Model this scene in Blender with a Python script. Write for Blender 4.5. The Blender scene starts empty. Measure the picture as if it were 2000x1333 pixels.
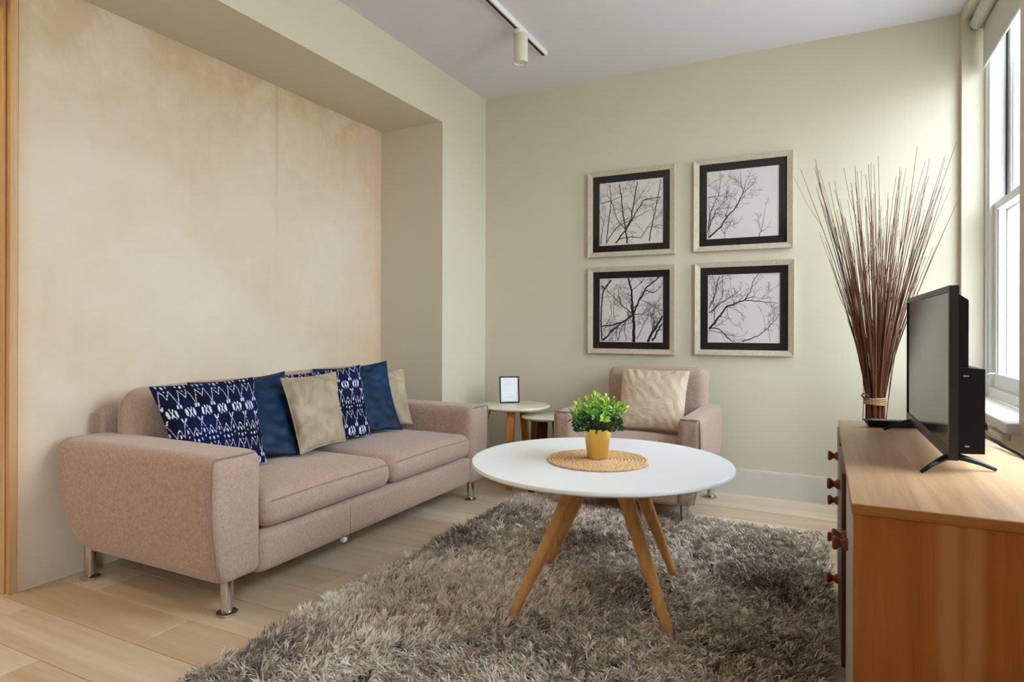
import bpy, bmesh, math, random
import numpy as np
from mathutils import Vector, Matrix

random.seed(7)
rng = np.random.default_rng(11)
S = bpy.context.scene
COL = S.collection

# ------------------------------------------------------------------ camera
cd = bpy.data.cameras.new('camera')
cd.sensor_width = 36.0
cd.lens = 1225.0 / 2000.0 * 36.0
cd.shift_y = -(666.5 - 640.73) / 2000.0
cd.clip_start = 0.05
cam = bpy.data.objects.new('camera', cd)
COL.objects.link(cam)
cam.matrix_world = Matrix.Translation((0, 0, 1.05)) @ Matrix.Rotation(0.4612, 4, 'Z') @ \
    Matrix.Rotation(math.pi / 2, 4, 'X') @ Matrix.Rotation(0.003, 4, 'Z')
S.camera = cam

# ------------------------------------------------------------------ world, light, exposure
SKY = 9.5
w = bpy.data.worlds.new('world')
S.world = w
w.use_nodes = True
nt = w.node_tree
nt.nodes.clear()
wo = nt.nodes.new('ShaderNodeOutputWorld')
bg = nt.nodes.new('ShaderNodeBackground')
tc = nt.nodes.new('ShaderNodeTexCoord')
sx = nt.nodes.new('ShaderNodeSeparateXYZ')
cr = nt.nodes.new('ShaderNodeValToRGB')
mr = nt.nodes.new('ShaderNodeMapRange')
mr.inputs['From Min'].default_value = -0.4
mr.inputs['From Max'].default_value = 0.6
nt.links.new(tc.outputs['Generated'], sx.inputs[0])
nt.links.new(sx.outputs['Z'], mr.inputs['Value'])
nt.links.new(mr.outputs['Result'], cr.inputs['Fac'])
els = cr.color_ramp.elements                      # overcast sky above a pale street
els[0].position = 0.0; els[0].color = (0.36, 0.36, 0.35, 1)
els[1].position = 1.0; els[1].color = (0.88, 0.95, 1.06, 1)
e = els.new(0.38); e.color = (0.45, 0.45, 0.44, 1)
e = els.new(0.46); e.color = (0.81, 0.88, 0.97, 1)
nt.links.new(cr.outputs['Color'], bg.inputs['Color'])
bg.inputs['Strength'].default_value = SKY
nt.links.new(bg.outputs[0], wo.inputs[0])


def portal(loc, direction, sx_, sy_):
    l = bpy.data.lights.new('window_portal', 'AREA')
    l.shape = 'RECTANGLE'
    l.size, l.size_y = sx_, sy_
    l.cycles.is_portal = True
    o = bpy.data.objects.new('window_portal', l)
    COL.objects.link(o)
    o.location = loc
    o.rotation_euler = Vector(direction).to_track_quat('-Z', 'Y').to_euler()


portal((1.0, 3.61, 1.72), (-1, 0, 0), 2.1, 1.2)
portal((1.0, 2.175, 1.72), (-1, 0, 0), 2.1, 1.0)
portal((1.0, -1.55, 1.72), (-1, 0, 0), 2.1, 1.15)


def lamp(loc, power, size, color):
    l = bpy.data.lights.new('fill_bulb', 'AREA')
    l.shape = 'DISK'
    l.size = size
    l.energy = power
    l.color = color
    o = bpy.data.objects.new('fill_bulb', l)
    COL.objects.link(o)
    o.location = loc
    return o


WARM = (1.0, 0.72, 0.42)
FILL_LAMPS = [(-3.55, 0.2), (-3.55, -1.4)]
for x, y in FILL_LAMPS:
    lamp((x, y, 2.775), 7, 0.10, WARM)  # unseen warm lamps, added as fill to light the timber post

S.view_settings.view_transform = 'Standard'
S.view_settings.look = 'None'
S.view_settings.gamma = 1.0
S.view_settings.use_curve_mapping = False
S.view_settings.exposure = 1.27
S.cycles.max_bounces = 10
S.cycles.diffuse_bounces = 6
S.cycles.transparent_max_bounces = 12
S.cycles.sample_clamp_indirect = 6.0


# ------------------------------------------------------------------ materials
def srgb(r, g, b):
    f = lambda c: c / 12.92 if c <= 0.04045 else ((c + 0.055) / 1.055) ** 2.4
    return (f(r / 255), f(g / 255), f(b / 255), 1)


class M:
    """a small node-graph builder around one Principled BSDF"""
    def __init__(s, name, color=(0.8, 0.8, 0.8, 1), rough=0.5, metal=0.0, spec=0.5):
        s.m = bpy.data.materials.new(name)
        s.m.use_nodes = True
        s.t = s.m.node_tree
        s.b = s.t.nodes['Principled BSDF']
        s.b.inputs['Base Color'].default_value = color
        s.b.inputs['Roughness'].default_value = rough
        s.b.inputs['Metallic'].default_value = metal
        s.b.inputs['Specular IOR Level'].default_value = spec

    def n(s, kind, **kw):
        nd = s.t.nodes.new('ShaderNode' + kind)
        for k, v in kw.items():
            if k in nd.inputs:
                nd.inputs[k].default_value = v
            else:
                setattr(nd, k, v)
        return nd

    def l(s, a, b):
        s.t.links.new(a, b)

    def coord(s, scale=(1, 1, 1), which='Object'):
        t_ = s.n('TexCoord')
        mp = s.n('Mapping')
        mp.inputs['Scale'].default_value = scale
        s.l(t_.outputs[which], mp.inputs['Vector'])
        return mp.outputs[0]

    def noise(s, vec, scale=5, detail=4, rough=0.5, dist=0.0):
        nd = s.n('TexNoise', Scale=scale, Detail=detail, Roughness=rough, Distortion=dist)
        s.l(vec, nd.inputs['Vector'])
        return nd.outputs['Fac']

    def ramp(s, fac, stops):
        r = s.n('ValToRGB')
        e = r.color_ramp.elements
        e[0].position, e[0].color = stops[0]
        e[1].position, e[1].color = stops[-1]
        for p, c in stops[1:-1]:
            q = e.new(p); q.color = c
        s.l(fac, r.inputs['Fac'])
        return r.outputs['Color']

    def mix(s, fac, a, b, mode='MIX'):
        nd = s.n('Mix', data_type='RGBA', blend_type=mode)
        for i, v in ((0, fac), (6, a), (7, b)):
            if isinstance(v, (float, int)):
                nd.inputs[i].default_value = v
            elif isinstance(v, tuple):
                nd.inputs[i].default_value = v
            else:
                s.l(v, nd.inputs[i])
        return nd.outputs[2]

    def math(s, op, a, b=0.0):
        nd = s.n('Math', operation=op)
        for i, v in ((0, a), (1, b)):
            if isinstance(v, (float, int)):
                nd.inputs[i].default_value = v
            else:
                s.l(v, nd.inputs[i])
        return nd.outputs[0]

    def color(s, c):
        s.l(c, s.b.inputs['Base Color'])

    def bump(s, h, strength=0.2, dist=0.01):
        nd = s.n('Bump', Strength=strength, Distance=dist)
        s.l(h, nd.inputs['Height'])
        s.l(nd.outputs[0], s.b.inputs['Normal'])


MT = {}


def simple(key, rgb, rough=0.5, metal=0.0, spec=0.5):
    MT[key] = M(key, srgb(*rgb), rough, metal, spec).m


def paint(key, rgb):
    q = M(key, srgb(*rgb), 0.75, 0, 0.3)
    v = q.coord()
    q.bump(q.noise(v, 90, 3), 0.06, 0.004)
    MT[key] = q.m


paint('sage_paint', (210, 203, 182))
paint('rear_paint', (104, 82, 62))
paint('ceiling_paint', (219, 218, 225))
paint('trim_paint', (212, 212, 202))
simple('white_gloss', (228, 229, 228), 0.55)
simple('blind_fabric', (196, 196, 188), 0.85)
simple('chrome', (200, 200, 200), 0.12, 1.0)
simple('black_plastic', (9, 9, 10), 0.5, 0, 0.35)
simple('black_gloss', (8, 8, 9), 0.18)
simple('screen', (16, 17, 17), 0.14, 0.0, 0.6)
simple('bezel_grey', (48, 49, 49), 0.35)
simple('mark_white', (190, 190, 190), 0.5)
simple('table_white', (238, 240, 241), 0.28)
simple('table_edge', (222, 219, 212), 0.4)
simple('mat_black', (12, 11, 11), 0.7)
simple('print_paper', (236, 232, 229), 0.6)
simple('paper', (238, 240, 244), 0.5)
simple('faint_ink', (170, 172, 180), 0.6)
simple('branch_ink', (18, 15, 15), 0.7)
simple('dark_rubber', (16, 15, 15), 0.6)
simple('remote_grey', (176, 179, 178), 0.5)
simple('cream_lacquer', (226, 222, 202), 0.22)
simple('white_tag', (232, 230, 226), 0.6)
simple('grey_front', (186, 187, 184), 0.5)
simple('lamp_cream', (222, 214, 196), 0.45)
simple('fill_lamp_white', (235, 233, 228), 0.4)


def glass_mat(key, tint, gloss=0.06):
    m = bpy.data.materials.new(key)
    m.use_nodes = True
    t = m.node_tree
    t.nodes.clear()
    out = t.nodes.new('ShaderNodeOutputMaterial')
    mx = t.nodes.new('ShaderNodeMixShader')
    tr = t.nodes.new('ShaderNodeBsdfTransparent')
    gl = t.nodes.new('ShaderNodeBsdfGlossy')
    lw_ = t.nodes.new('ShaderNodeLayerWeight')
    lw_.inputs['Blend'].default_value = 0.5
    pw = t.nodes.new('ShaderNodeMath')
    pw.operation = 'POWER'
    pw.inputs[1].default_value = 5.0
    t.links.new(lw_.outputs['Facing'], pw.inputs[0])
    fr = t.nodes.new('ShaderNodeMath')                # Schlick, the same from either side of the pane
    fr.operation = 'MULTIPLY_ADD'
    fr.inputs[1].default_value = 0.96
    fr.inputs[2].default_value = 0.02
    t.links.new(pw.outputs[0], fr.inputs[0])
    tr.inputs['Color'].default_value = tint
    gl.inputs['Roughness'].default_value = gloss
    t.links.new(fr.outputs[0], mx.inputs[0])
    t.links.new(tr.outputs[0], mx.inputs[1])
    t.links.new(gl.outputs[0], mx.inputs[2])
    t.links.new(mx.outputs[0], out.inputs[0])
    MT[key] = m


glass_mat('window_glass', (0.93, 0.95, 0.95, 1))
glass_mat('frosted_glass', (0.66, 0.685, 0.69, 1), 0.1)
glass_mat('picture_glass', (0.97, 0.97, 0.97, 1), 0.02)


def plaster():
    q = M('raw_plaster', rough=0.85, spec=0.25)
    v = q.coord()
    big = q.noise(v, 1.3, 5, 0.55, 0.15)
    mid = q.noise(v, 4.5, 6, 0.62, 0.1)
    base = q.ramp(big, [(0.34, srgb(208, 190, 164)), (0.52, srgb(217, 204, 184)), (0.72, srgb(224, 215, 202))])
    base = q.mix(q.math('MULTIPLY', mid, 0.38), base, srgb(208, 187, 156))
    streak = q.noise(q.coord((1, 9, 0.5)), 2.2, 4, 0.6)
    base = q.mix(q.math('MULTIPLY', q.math('SUBTRACT', streak, 0.42), 0.9), base, srgb(224, 205, 176))
    # ochre stains that run along the top edge of the plaster, and down the far and near edges
    sp = q.n('SeparateXYZ')
    t_ = q.n('TexCoord')
    q.l(t_.outputs['Object'], sp.inputs[0])
    top = q.n('MapRange')
    top.inputs['From Min'].default_value = 0.55
    top.inputs['From Max'].default_value = 1.24
    q.l(sp.outputs['Z'], top.inputs['Value'])
    st = q.noise(v, 2.6, 6, 0.65, 0.2)
    stf = q.math('MULTIPLY', q.math('MULTIPLY', q.math('SUBTRACT', st, 0.43), 4.5), top.outputs[0])
    stf = q.math('MINIMUM', q.math('MAXIMUM', stf, 0.0), 0.55)
    base = q.mix(stf, base, srgb(188, 160, 114))
    far = q.n('MapRange')
    far.inputs['From Min'].default_value = 0.72
    far.inputs['From Max'].default_value = 1.17
    q.l(sp.outputs['Y'], far.inputs['Value'])
    fe = q.math('MULTIPLY', q.math('MULTIPLY', mid, 0.9), far.outputs[0])
    base = q.mix(fe, base, srgb(208, 168, 128))
    near = q.n('MapRange')
    near.inputs['From Min'].default_value = -1.08
    near.inputs['From Max'].default_value = -1.16
    q.l(sp.outputs['Y'], near.inputs['Value'])
    ne = q.math('MULTIPLY', q.math('MULTIPLY', mid, 0.9), near.outputs[0])
    base = q.mix(ne, base, srgb(196, 156, 104))
    # a filled vertical crack, darkest where it starts at the soffit
    dv = q.math('ABSOLUTE', q.math('ADD', sp.outputs['Y'], q.math('ADD', 2.4785 - 2.647 + 0.02, q.math('MULTIPLY', mid, -0.04))))
    lm = q.n('MapRange')
    lm.inputs['From Min'].default_value = 0.020
    lm.inputs['From Max'].default_value = 0.004
    q.l(dv, lm.inputs['Value'])
    lf = q.n('MapRange')
    lf.inputs['From Min'].default_value = 0.2
    lf.inputs['From Max'].default_value = 1.2
    q.l(sp.outputs['Z'], lf.inputs['Value'])
    base = q.mix(q.math('MULTIPLY', q.math('MULTIPLY', lm.outputs[0], lf.outputs[0]), 0.45), base, srgb(184, 152, 106))
    q.color(base)
    scr = q.noise(q.coord((1, 1, 3.0)), 14, 6, 0.7, 1.5)
    q.bump(q.math('ADD', scr, q.math('MULTIPLY', mid, 2.0)), 0.22, 0.006)
    MT['raw_plaster'] = q.m


plaster()


def wood(key, dark, mid, light, axis, ring=16.0, rough=0.45, rand=0.0, fine=1.0, dist=1.2):
    """grain stretched along axis (0 x, 1 y, 2 z), optional variation per object"""
    q = M(key, rough=rough, spec=0.4)
    sc = [ring, ring, ring]
    sc[axis] = ring * 0.055
    t_ = q.n('TexCoord')
    oi = q.n('ObjectInfo')
    off = q.n('VectorMath', operation='ADD')
    mulr = q.n('VectorMath', operation='SCALE')
    cmb = q.n('CombineXYZ')
    for i in range(3):
        q.l(oi.outputs['Random'], cmb.inputs[i])
    q.l(cmb.outputs[0], mulr.inputs[0])
    mulr.inputs['Scale'].default_value = 37.0
    q.l(t_.outputs['Object'], off.inputs[0])
    q.l(mulr.outputs[0], off.inputs[1])
    mp = q.n('Mapping')
    mp.inputs['Scale'].default_value = sc
    q.l(off.outputs[0], mp.inputs['Vector'])
    a = q.noise(mp.outputs[0], 1.0, 5, 0.55, dist)
    mp2 = q.n('Mapping')
    s2 = [260 * fine] * 3
    s2[axis] = 9 * fine
    mp2.inputs['Scale'].default_value = s2
    q.l(off.outputs[0], mp2.inputs['Vector'])
    b = q.noise(mp2.outputs[0], 1.0, 2, 0.5)
    c = q.ramp(a, [(0.28, srgb(*dark)), (0.5, srgb(*mid)), (0.72, srgb(*light))])
    c = q.mix(q.math('MULTIPLY', b, 0.35), c, srgb(*[int(x * 0.8) for x in dark]), 'MIX')
    if rand:
        hsv = q.n('HueSaturation')
        va = q.math('ADD', q.math('MULTIPLY', oi.outputs['Random'], 2 * rand), 1.0 - rand)
        q.l(va, hsv.inputs['Value'])
        sa = q.math('ADD', q.math('MULTIPLY', oi.outputs['Random'], -0.3), 1.15)
        q.l(sa, hsv.inputs['Saturation'])
        q.l(c, hsv.inputs['Color'])
        c = hsv.outputs[0]
    q.color(c)
    q.bump(b, 0.08, 0.002)
    MT[key] = q.m
    return q


wood('oak_plank', (200, 177, 146), (215, 196, 168), (226, 210, 187), 0, 9.0, 0.5, 0.10)
wood('oak_leg', (194, 134, 70), (212, 154, 86), (226, 174, 108), 2, 26, 0.42)
wood('teak_leg', (172, 100, 40), (200, 126, 58), (216, 146, 76), 2, 30, 0.35)
wood('dark_teak', (72, 38, 20), (92, 50, 28), (112, 66, 38), 2, 24, 0.4)
wood('oak_top', (160, 124, 90), (180, 145, 108), (194, 162, 126), 1, 14, 0.42)
wood('oak_edge', (176, 112, 56), (192, 128, 70), (206, 146, 88), 0, 14, 0.42)
wood('knob_wood', (112, 54, 26), (132, 68, 36), (150, 82, 46), 0, 30, 0.35)
wood('timber_post', (186, 142, 92), (204, 162, 110), (218, 182, 134), 2, 10, 0.5)


def veneer():
    q = wood('oak_veneer', (180, 102, 40), (197, 118, 52), (209, 133, 66), 2, 13, 0.38, 0, 0.8)
    # two pale sapwood bands running up the panel
    old = q.b.inputs['Base Color'].links[0].from_socket
    t_ = q.n('TexCoord')
    sp = q.n('SeparateXYZ')
    q.l(t_.outputs['Object'], sp.inputs[0])
    wob = q.noise(q.coord((1, 1, 2.2)), 1.3, 2)
    mask = None
    for cx, wd, k in ((-0.050, 0.026, -0.04), (-0.012, 0.023, 0.04)):
        x = q.math('ADD', sp.outputs['X'], q.math('MULTIPLY', q.math('SUBTRACT', wob, 0.5), k))
        d = q.math('ABSOLUTE', q.math('SUBTRACT', x, cx))
        mr_ = q.n('MapRange')
        mr_.inputs['From Min'].default_value = wd
        mr_.inputs['From Max'].default_value = wd * 0.35
        q.l(d, mr_.inputs['Value'])
        mask = mr_.outputs[0] if mask is None else q.math('MAXIMUM', mask, mr_.outputs[0])
    q.color(q.mix(q.math('MULTIPLY', mask, 0.55), old, srgb(222, 166, 108)))


veneer()


def linen(key, c1, c2, c3):
    q = M(key, rough=0.92, spec=0.15)
    v1 = q.coord((420, 60, 420))
    v2 = q.coord((60, 420, 70))
    a = q.noise(v1, 1.0, 2)
    b = q.noise(v2, 1.0, 2)
    h = q.math('ADD', a, b)
    c = q.ramp(q.math('MULTIPLY', h, 0.5), [(0.34, srgb(*c1)), (0.5, srgb(*c2)), (0.66, srgb(*c3))])
    q.color(c)
    q.b.inputs['Sheen Weight'].default_value = 0.25
    q.b.inputs['Sheen Roughness'].default_value = 0.5
    q.bump(h, 0.25, 0.003)
    MT[key] = q.m


linen('taupe_linen', (160, 134, 118), (174, 149, 133), (188, 164, 149))
linen('seam_linen', (134, 109, 92), (146, 120, 103), (158, 132, 114))


def velvet(key, c1, c2, sheen, crease=0.12):
    q = M(key, rough=0.6, spec=0.3)
    v = q.coord()
    a = q.noise(v, 7, 4, 0.6, 0.8)
    q.color(q.ramp(a, [(0.35, srgb(*c1)), (0.68, srgb(*c2))]))
    q.b.inputs['Sheen Weight'].default_value = sheen
    q.b.inputs['Sheen Roughness'].default_value = 0.35
    q.b.inputs['Sheen Tint'].default_value = srgb(*c2)
    q.bump(q.noise(v, 22 if crease < 0.2 else 9, 3, 0.5, 0.0 if crease < 0.2 else 1.2), crease, 0.01 if crease < 0.2 else 0.03)
    MT[key] = q.m


velvet('navy_velvet', (2, 24, 50), (3, 50, 88), 0.15)
velvet('beige_velvet', (158, 142, 118), (184, 168, 144), 0.3)
velvet('pale_satin', (190, 172, 148), (206, 190, 166), 0.15, 0.5)


def ikat_mat():
    q = M('ikat_cotton', rough=0.9, spec=0.2)
    at = q.n('Attribute', attribute_name='ikat')
    n = q.noise(q.coord(), 5, 3)
    base = q.ramp(n, [(0.38, srgb(8, 10, 30)), (0.66, srgb(10, 24, 70))])
    q.color(q.mix(at.outputs['Fac'], base, srgb(206, 208, 222)))
    q.bump(q.noise(q.coord(), 400, 2), 0.15, 0.002)
    MT['ikat_cotton'] = q.m


ikat_mat()


def rug_mat():
    q = M('shag_pile', rough=0.75, spec=0.25)
    at = q.n('Attribute', attribute_name='tone')
    q.color(q.ramp(at.outputs['Fac'], [(0.0, srgb(108, 94, 80)), (0.35, srgb(190, 175, 159)), (0.7, srgb(230, 219, 205)), (1.0, srgb(250, 245, 238))]))
    q.b.inputs['Sheen Weight'].default_value = 0.3
    MT['shag_pile'] = q.m


rug_mat()


def misc_mats():
    q = M('gold_pot', srgb(240, 214, 122), 0.34, 0.75)
    MT['gold_pot'] = q.m
    q = M('champagne_frame', rough=0.45, metal=0.35)
    a = q.noise(q.coord((60, 60, 60)), 1, 3)
    q.color(q.ramp(a, [(0.3, srgb(198, 186, 164)), (0.7, srgb(212, 202, 184))]))
    MT['champagne_frame'] = q.m
    q = M('woven_grass', rough=0.8)
    a = q.noise(q.coord(), 120, 3)
    q.color(q.ramp(a, [(0.3, srgb(190, 146, 98)), (0.5, srgb(220, 180, 132)), (0.72, srgb(236, 206, 164))]))
    MT['woven_grass'] = q.m
    q = M('rope', rough=0.9)
    a = q.noise(q.coord(), 180, 3)
    q.color(q.ramp(a, [(0.3, srgb(150, 112, 72)), (0.7, srgb(204, 168, 122))]))
    MT['rope'] = q.m
    for k, c1, c2 in (('twig_a', (72, 37, 22), (112, 62, 38)), ('twig_b', (106, 56, 31), (150, 90, 54)), ('twig_c', (46, 25, 18), (86, 48, 32))):
        q = M(k, rough=0.6)
        a = q.noise(q.coord((40, 40, 9)), 1, 3)
        q.color(q.ramp(a, [(0.35, srgb(*c1)), (0.65, srgb(*c2))]))
        MT[k] = q.m
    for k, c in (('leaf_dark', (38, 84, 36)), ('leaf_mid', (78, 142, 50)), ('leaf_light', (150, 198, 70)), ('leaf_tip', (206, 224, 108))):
        q = M(k, srgb(*c), 0.38)
        q.b.inputs['Subsurface Weight'].default_value = 0.0
        MT[k] = q.m
    simple('stem_green', (70, 100, 44), 0.6)
    simple('soil', (40, 32, 24), 0.9)


misc_mats()

# ------------------------------------------------------------------ object helpers
WL = {}                                            # world location of every object, by name


def wloc(o):
    return WL[o.name] if o is not None else Vector((0, 0, 0))


def thing(name, label, cat, loc, group=None):
    o = bpy.data.objects.new(name, None)
    o.empty_display_size = 0.05
    COL.objects.link(o)
    o.location = loc
    WL[o.name] = Vector(loc)
    o['label'] = label
    o['category'] = cat
    if group:
        o['group'] = group
    return o


def tag(o, label, cat, group=None):
    o['label'] = label
    o['category'] = cat
    if group:
        o['group'] = group
    return o


def place(name, me, mat, parent=None, center=None):
    """link mesh ME, whose vertices are relative to CENTER (world), below PARENT"""
    if mat is not None:
        me.materials.append(MT[mat] if isinstance(mat, str) else mat)
    o = bpy.data.objects.new(name, me)
    COL.objects.link(o)
    c = Vector(center)
    if parent is not None:
        o.parent = parent
    o.location = c - wloc(parent)
    WL[o.name] = c
    return o


def mesh(name, V, F, mat, parent=None, smooth=False, origin=None):
    """vertices in world coordinates; the origin goes to the middle of the bounding box"""
    V = np.asarray(V, float)
    c = (V.min(0) + V.max(0)) / 2 if origin is None else np.asarray(origin, float)
    me = bpy.data.meshes.new(name)
    me.from_pydata((V - c).tolist(), [], F)
    if smooth:
        me.polygons.foreach_set('use_smooth', [True] * len(me.polygons))
    me.update()
    return place(name, me, mat, parent, c)


def struct(o):
    o['kind'] = 'structure'
    return o


class MB:
    def __init__(s):
        s.V, s.F = [], []

    def add(s, V, F):
        b = len(s.V)
        s.V += [tuple(v) for v in V]
        s.F += [tuple(i + b for i in f) for f in F]
        return s

    def box(s, x0, x1, y0, y1, z0, z1):
        V = [(x, y, z) for x in (x0, x1) for y in (y0, y1) for z in (z0, z1)]
        return s.add(V, [(0, 1, 3, 2), (4, 6, 7, 5), (0, 4, 5, 1), (2, 3, 7, 6), (0, 2, 6, 4), (1, 5, 7, 3)])

    def build(s, name, mat, parent=None, smooth=False, origin=None):
        return mesh(name, s.V, s.F, mat, parent, smooth, origin)


def bevel_box(name, x0, x1, y0, y1, z0, z1, mat, parent=None, r=0.004, seg=2, smooth=True):
    bm = bmesh.new()
    c = Vector(((x0 + x1) / 2, (y0 + y1) / 2, (z0 + z1) / 2))
    bmesh.ops.create_cube(bm, size=1)
    for v in bm.verts:
        v.co = Vector((v.co.x * (x1 - x0), v.co.y * (y1 - y0), v.co.z * (z1 - z0)))
    if r > 0:
        bmesh.ops.bevel(bm, geom=bm.edges[:], offset=min(r, 0.45 * min(x1 - x0, y1 - y0, z1 - z0)), segments=seg, affect='EDGES', profile=0.5)
    me = bpy.data.meshes.new(name)
    bm.to_mesh(me)
    bm.free()
    if smooth and r > 0:
        me.polygons.foreach_set('use_smooth', [True] * len(me.polygons))
        me.set_sharp_from_angle(angle=math.radians(50))
    return place(name, me, mat, parent, c)


def lathe(name, prof, center, mat, parent=None, seg=32, axis=Vector((0, 0, 1)), caps=True):
    """prof: list of (radius, height along axis)"""
    V, F = [], []
    ax = Vector(axis).normalized()
    up = Vector((0, 0, 1)) if abs(ax.z) < 0.9 else Vector((1, 0, 0))
    e1 = ax.cross(up).normalized()
    e2 = ax.cross(e1)
    c = Vector(center)
    for r, hgt in prof:
        for i in range(seg):
            a = 2 * math.pi * i / seg
            V.append(c + ax * hgt + (e1 * math.cos(a) + e2 * math.sin(a)) * r)
    for k in range(len(prof) - 1):
        for i in range(seg):
            j = (i + 1) % seg
            F.append((k * seg + i, k * seg + j, (k + 1) * seg + j, (k + 1) * seg + i))
    if caps:
        F.append(tuple(range(seg - 1, -1, -1)))
        F.append(tuple(range((len(prof) - 1) * seg, len(prof) * seg)))
    o = mesh(name, [tuple(v) for v in V], F, mat, parent, True)
    fix_normals(o.data)
    o.data.set_sharp_from_angle(angle=math.radians(40))
    return o


def fix_normals(me):
    bm = bmesh.new()
    bm.from_mesh(me)
    bmesh.ops.recalc_face_normals(bm, faces=bm.faces[:])
    bm.to_mesh(me)
    bm.free()


def tube_arrays(pts, radii, seg=6, closed=False, cap=True):
    pts = [Vector(p) for p in pts]
    n = len(pts)
    V, F = [], []
    prev = None
    for i, p in enumerate(pts):
        if closed:
            t = pts[(i + 1) % n] - pts[i - 1]
        else:
            t = pts[min(i + 1, n - 1)] - pts[max(i - 1, 0)]
        t.normalize()
        if prev is None:
            up = Vector((0, 0, 1)) if abs(t.z) < 0.9 else Vector((1, 0, 0))
            e1 = t.cross(up).normalized()
        else:
            e1 = (prev - t * prev.dot(t)).normalized()
        prev = e1
        e2 = t.cross(e1)
        r = radii[i] if hasattr(radii, '__len__') else radii
        for k in range(seg):
            a = 2 * math.pi * k / seg
            V.append(tuple(p + (e1 * math.cos(a) + e2 * math.sin(a)) * r))
    m = n if closed else n - 1
    for i in range(m):
        a, b = i * seg, ((i + 1) % n) * seg
        for k in range(seg):
            l = (k + 1) % seg
            F.append((a + k, a + l, b + l, b + k))
    if cap and not closed:
        F.append(tuple(range(seg - 1, -1, -1)))
        F.append(tuple(range((n - 1) * seg, n * seg)))
    return V, F


def tube(name, pts, radii, mat, parent=None, seg=8, closed=False):
    V, F = tube_arrays(pts, radii, seg, closed)
    return mesh(name, V, F, mat, parent, True)


def round_block(x0, x1, y0, y1, z0, z1, r, n=14):
    """vertices and faces of a box with rounded edges on an even grid, for deforming"""
    c = np.array([(x0 + x1) / 2, (y0 + y1) / 2, (z0 + z1) / 2])
    hs = np.array([(x1 - x0) / 2, (y1 - y0) / 2, (z1 - z0) / 2])
    lin = np.linspace(-1, 1, n)
    # cluster the samples toward the edges
    lin = np.sign(lin) * (1 - (1 - np.abs(lin)) ** 1.6)
    idx, V, F = {}, [], []

    def vid(p):
        key = tuple(np.round(p, 6))
        if key not in idx:
            idx[key] = len(V)
            V.append(p)
        return idx[key]
    for ax in range(3):
        for sgn in (-1, 1):
            o1, o2 = [a for a in range(3) if a != ax]
            g = np.empty((n, n), int)
            for i in range(n):
                for j in range(n):
                    p = np.zeros(3)
                    p[ax] = sgn
                    p[o1] = lin[i]
                    p[o2] = lin[j]
                    g[i, j] = vid(p)
            flip = (sgn > 0) ^ (ax == 1)
            for i in range(n - 1):
                for j in range(n - 1):
                    f = (g[i, j], g[i + 1, j], g[i + 1, j + 1], g[i, j + 1])
                    F.append(f if flip else f[::-1])
    V = np.array(V)
    U = V.copy()
    P = V * hs
    rr = min(r, hs.min() * 0.98)
    inner = np.clip(P, -(hs - rr), hs - rr)
    d = P - inner
    L = np.linalg.norm(d, axis=1, keepdims=True)
    L[L == 0] = 1
    # cube-to-sphere in the rounded zone
    q = d / rr
    x, y, z = q.T
    sx_ = x * np.sqrt(np.maximum(0, 1 - y * y / 2 - z * z / 2 + y * y * z * z / 3))
    sy_ = y * np.sqrt(np.maximum(0, 1 - z * z / 2 - x * x / 2 + z * z * x * x / 3))
    sz_ = z * np.sqrt(np.maximum(0, 1 - x * x / 2 - y * y / 2 + x * x * y * y / 3))
    P = inner + np.stack([sx_, sy_, sz_], 1) * rr
    return P + c, F, U


# ------------------------------------------------------------------ the room
XL, YB, ZC, ZS, XA, YR, XR = -2.325, 4.217, 2.798, 2.449, -2.843, 3.61, 0.676
X0, X1, Y0 = -4.3, 1.05, -3.4                     # outer limits of the room
WY0, WY1, WZ0, WZ1 = 3.039, 4.181, 0.68, 2.75      # the window recess in view

floor = struct(MB().box(X0, X1, Y0, YB + 0.2, -0.12, -0.014).build('floor', 'dark_rubber'))
ROW = 0.196
row0 = 1.108 - 0.196 * 23
fixed = {1.108 + 0.196: [-2.033, -0.62], 1.108 + 0.392: [-2.587, -1.14, 0.35], 1.108 + 14 * 0.196: [-0.257, -1.9]}
k = 0
y = row0
while y < YB:
    ya, yb = max(y, Y0), min(y + ROW, YB)
    cuts = None
    for kk, v in fixed.items():
        if abs(kk - y) < 0.02:
            cuts = list(v)
    if cuts is None:
        cuts = []
        x = X0 + random.uniform(0.4, 1.7)
        while x < X1 - 0.3:
            cuts.append(x)
            x += random.uniform(1.2, 2.1)
    xs = [X0] + cuts + [X1]
    if yb - ya > 0.01:
        for a, b in zip(xs[:-1], xs[1:]):
            g = 0.0013
            bevel_box('plank', a + g, b - g, ya + g, yb - g, -0.014, random.uniform(-0.0004, 0.0), 'oak_plank', floor, 0.0012, 1, False)
    y += ROW

struct(MB().box(X0, X1, Y0, YB + 0.2, ZC, ZC + 0.12).build('ceiling', 'ceiling_paint'))
struct(MB().box(X0, X1, YB, YB + 0.15, -0.1, ZC).build('wall_back', 'sage_paint'))

# left wall: pier, bulkhead over the alcove, the alcove's plaster back
lw = MB()
lw.box(-3.1, XL, YR, YB, 0, ZC)
lw.box(-3.1, XL, Y0, YR, ZS, ZC)
wl = struct(lw.build('wall_left', 'sage_paint'))
MB().box(-3.1, XA, 1.347, YR, 0, ZS).build('plaster_panel', 'raw_plaster', wl)
MB().box(X0 - 0.1, X0, Y0, YB, -0.1, ZC).build('hall_wall', 'sage_paint', wl)
t1 = struct(MB().box(-3.1, XA - 0.001, 1.320, 1.346, 0, ZS).build('trim_1', 'timber_post'))
bevel_box('moulding', -2.905, -2.872, 1.310, 1.321, 0, ZS, 'timber_post', t1, 0.004)

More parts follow.
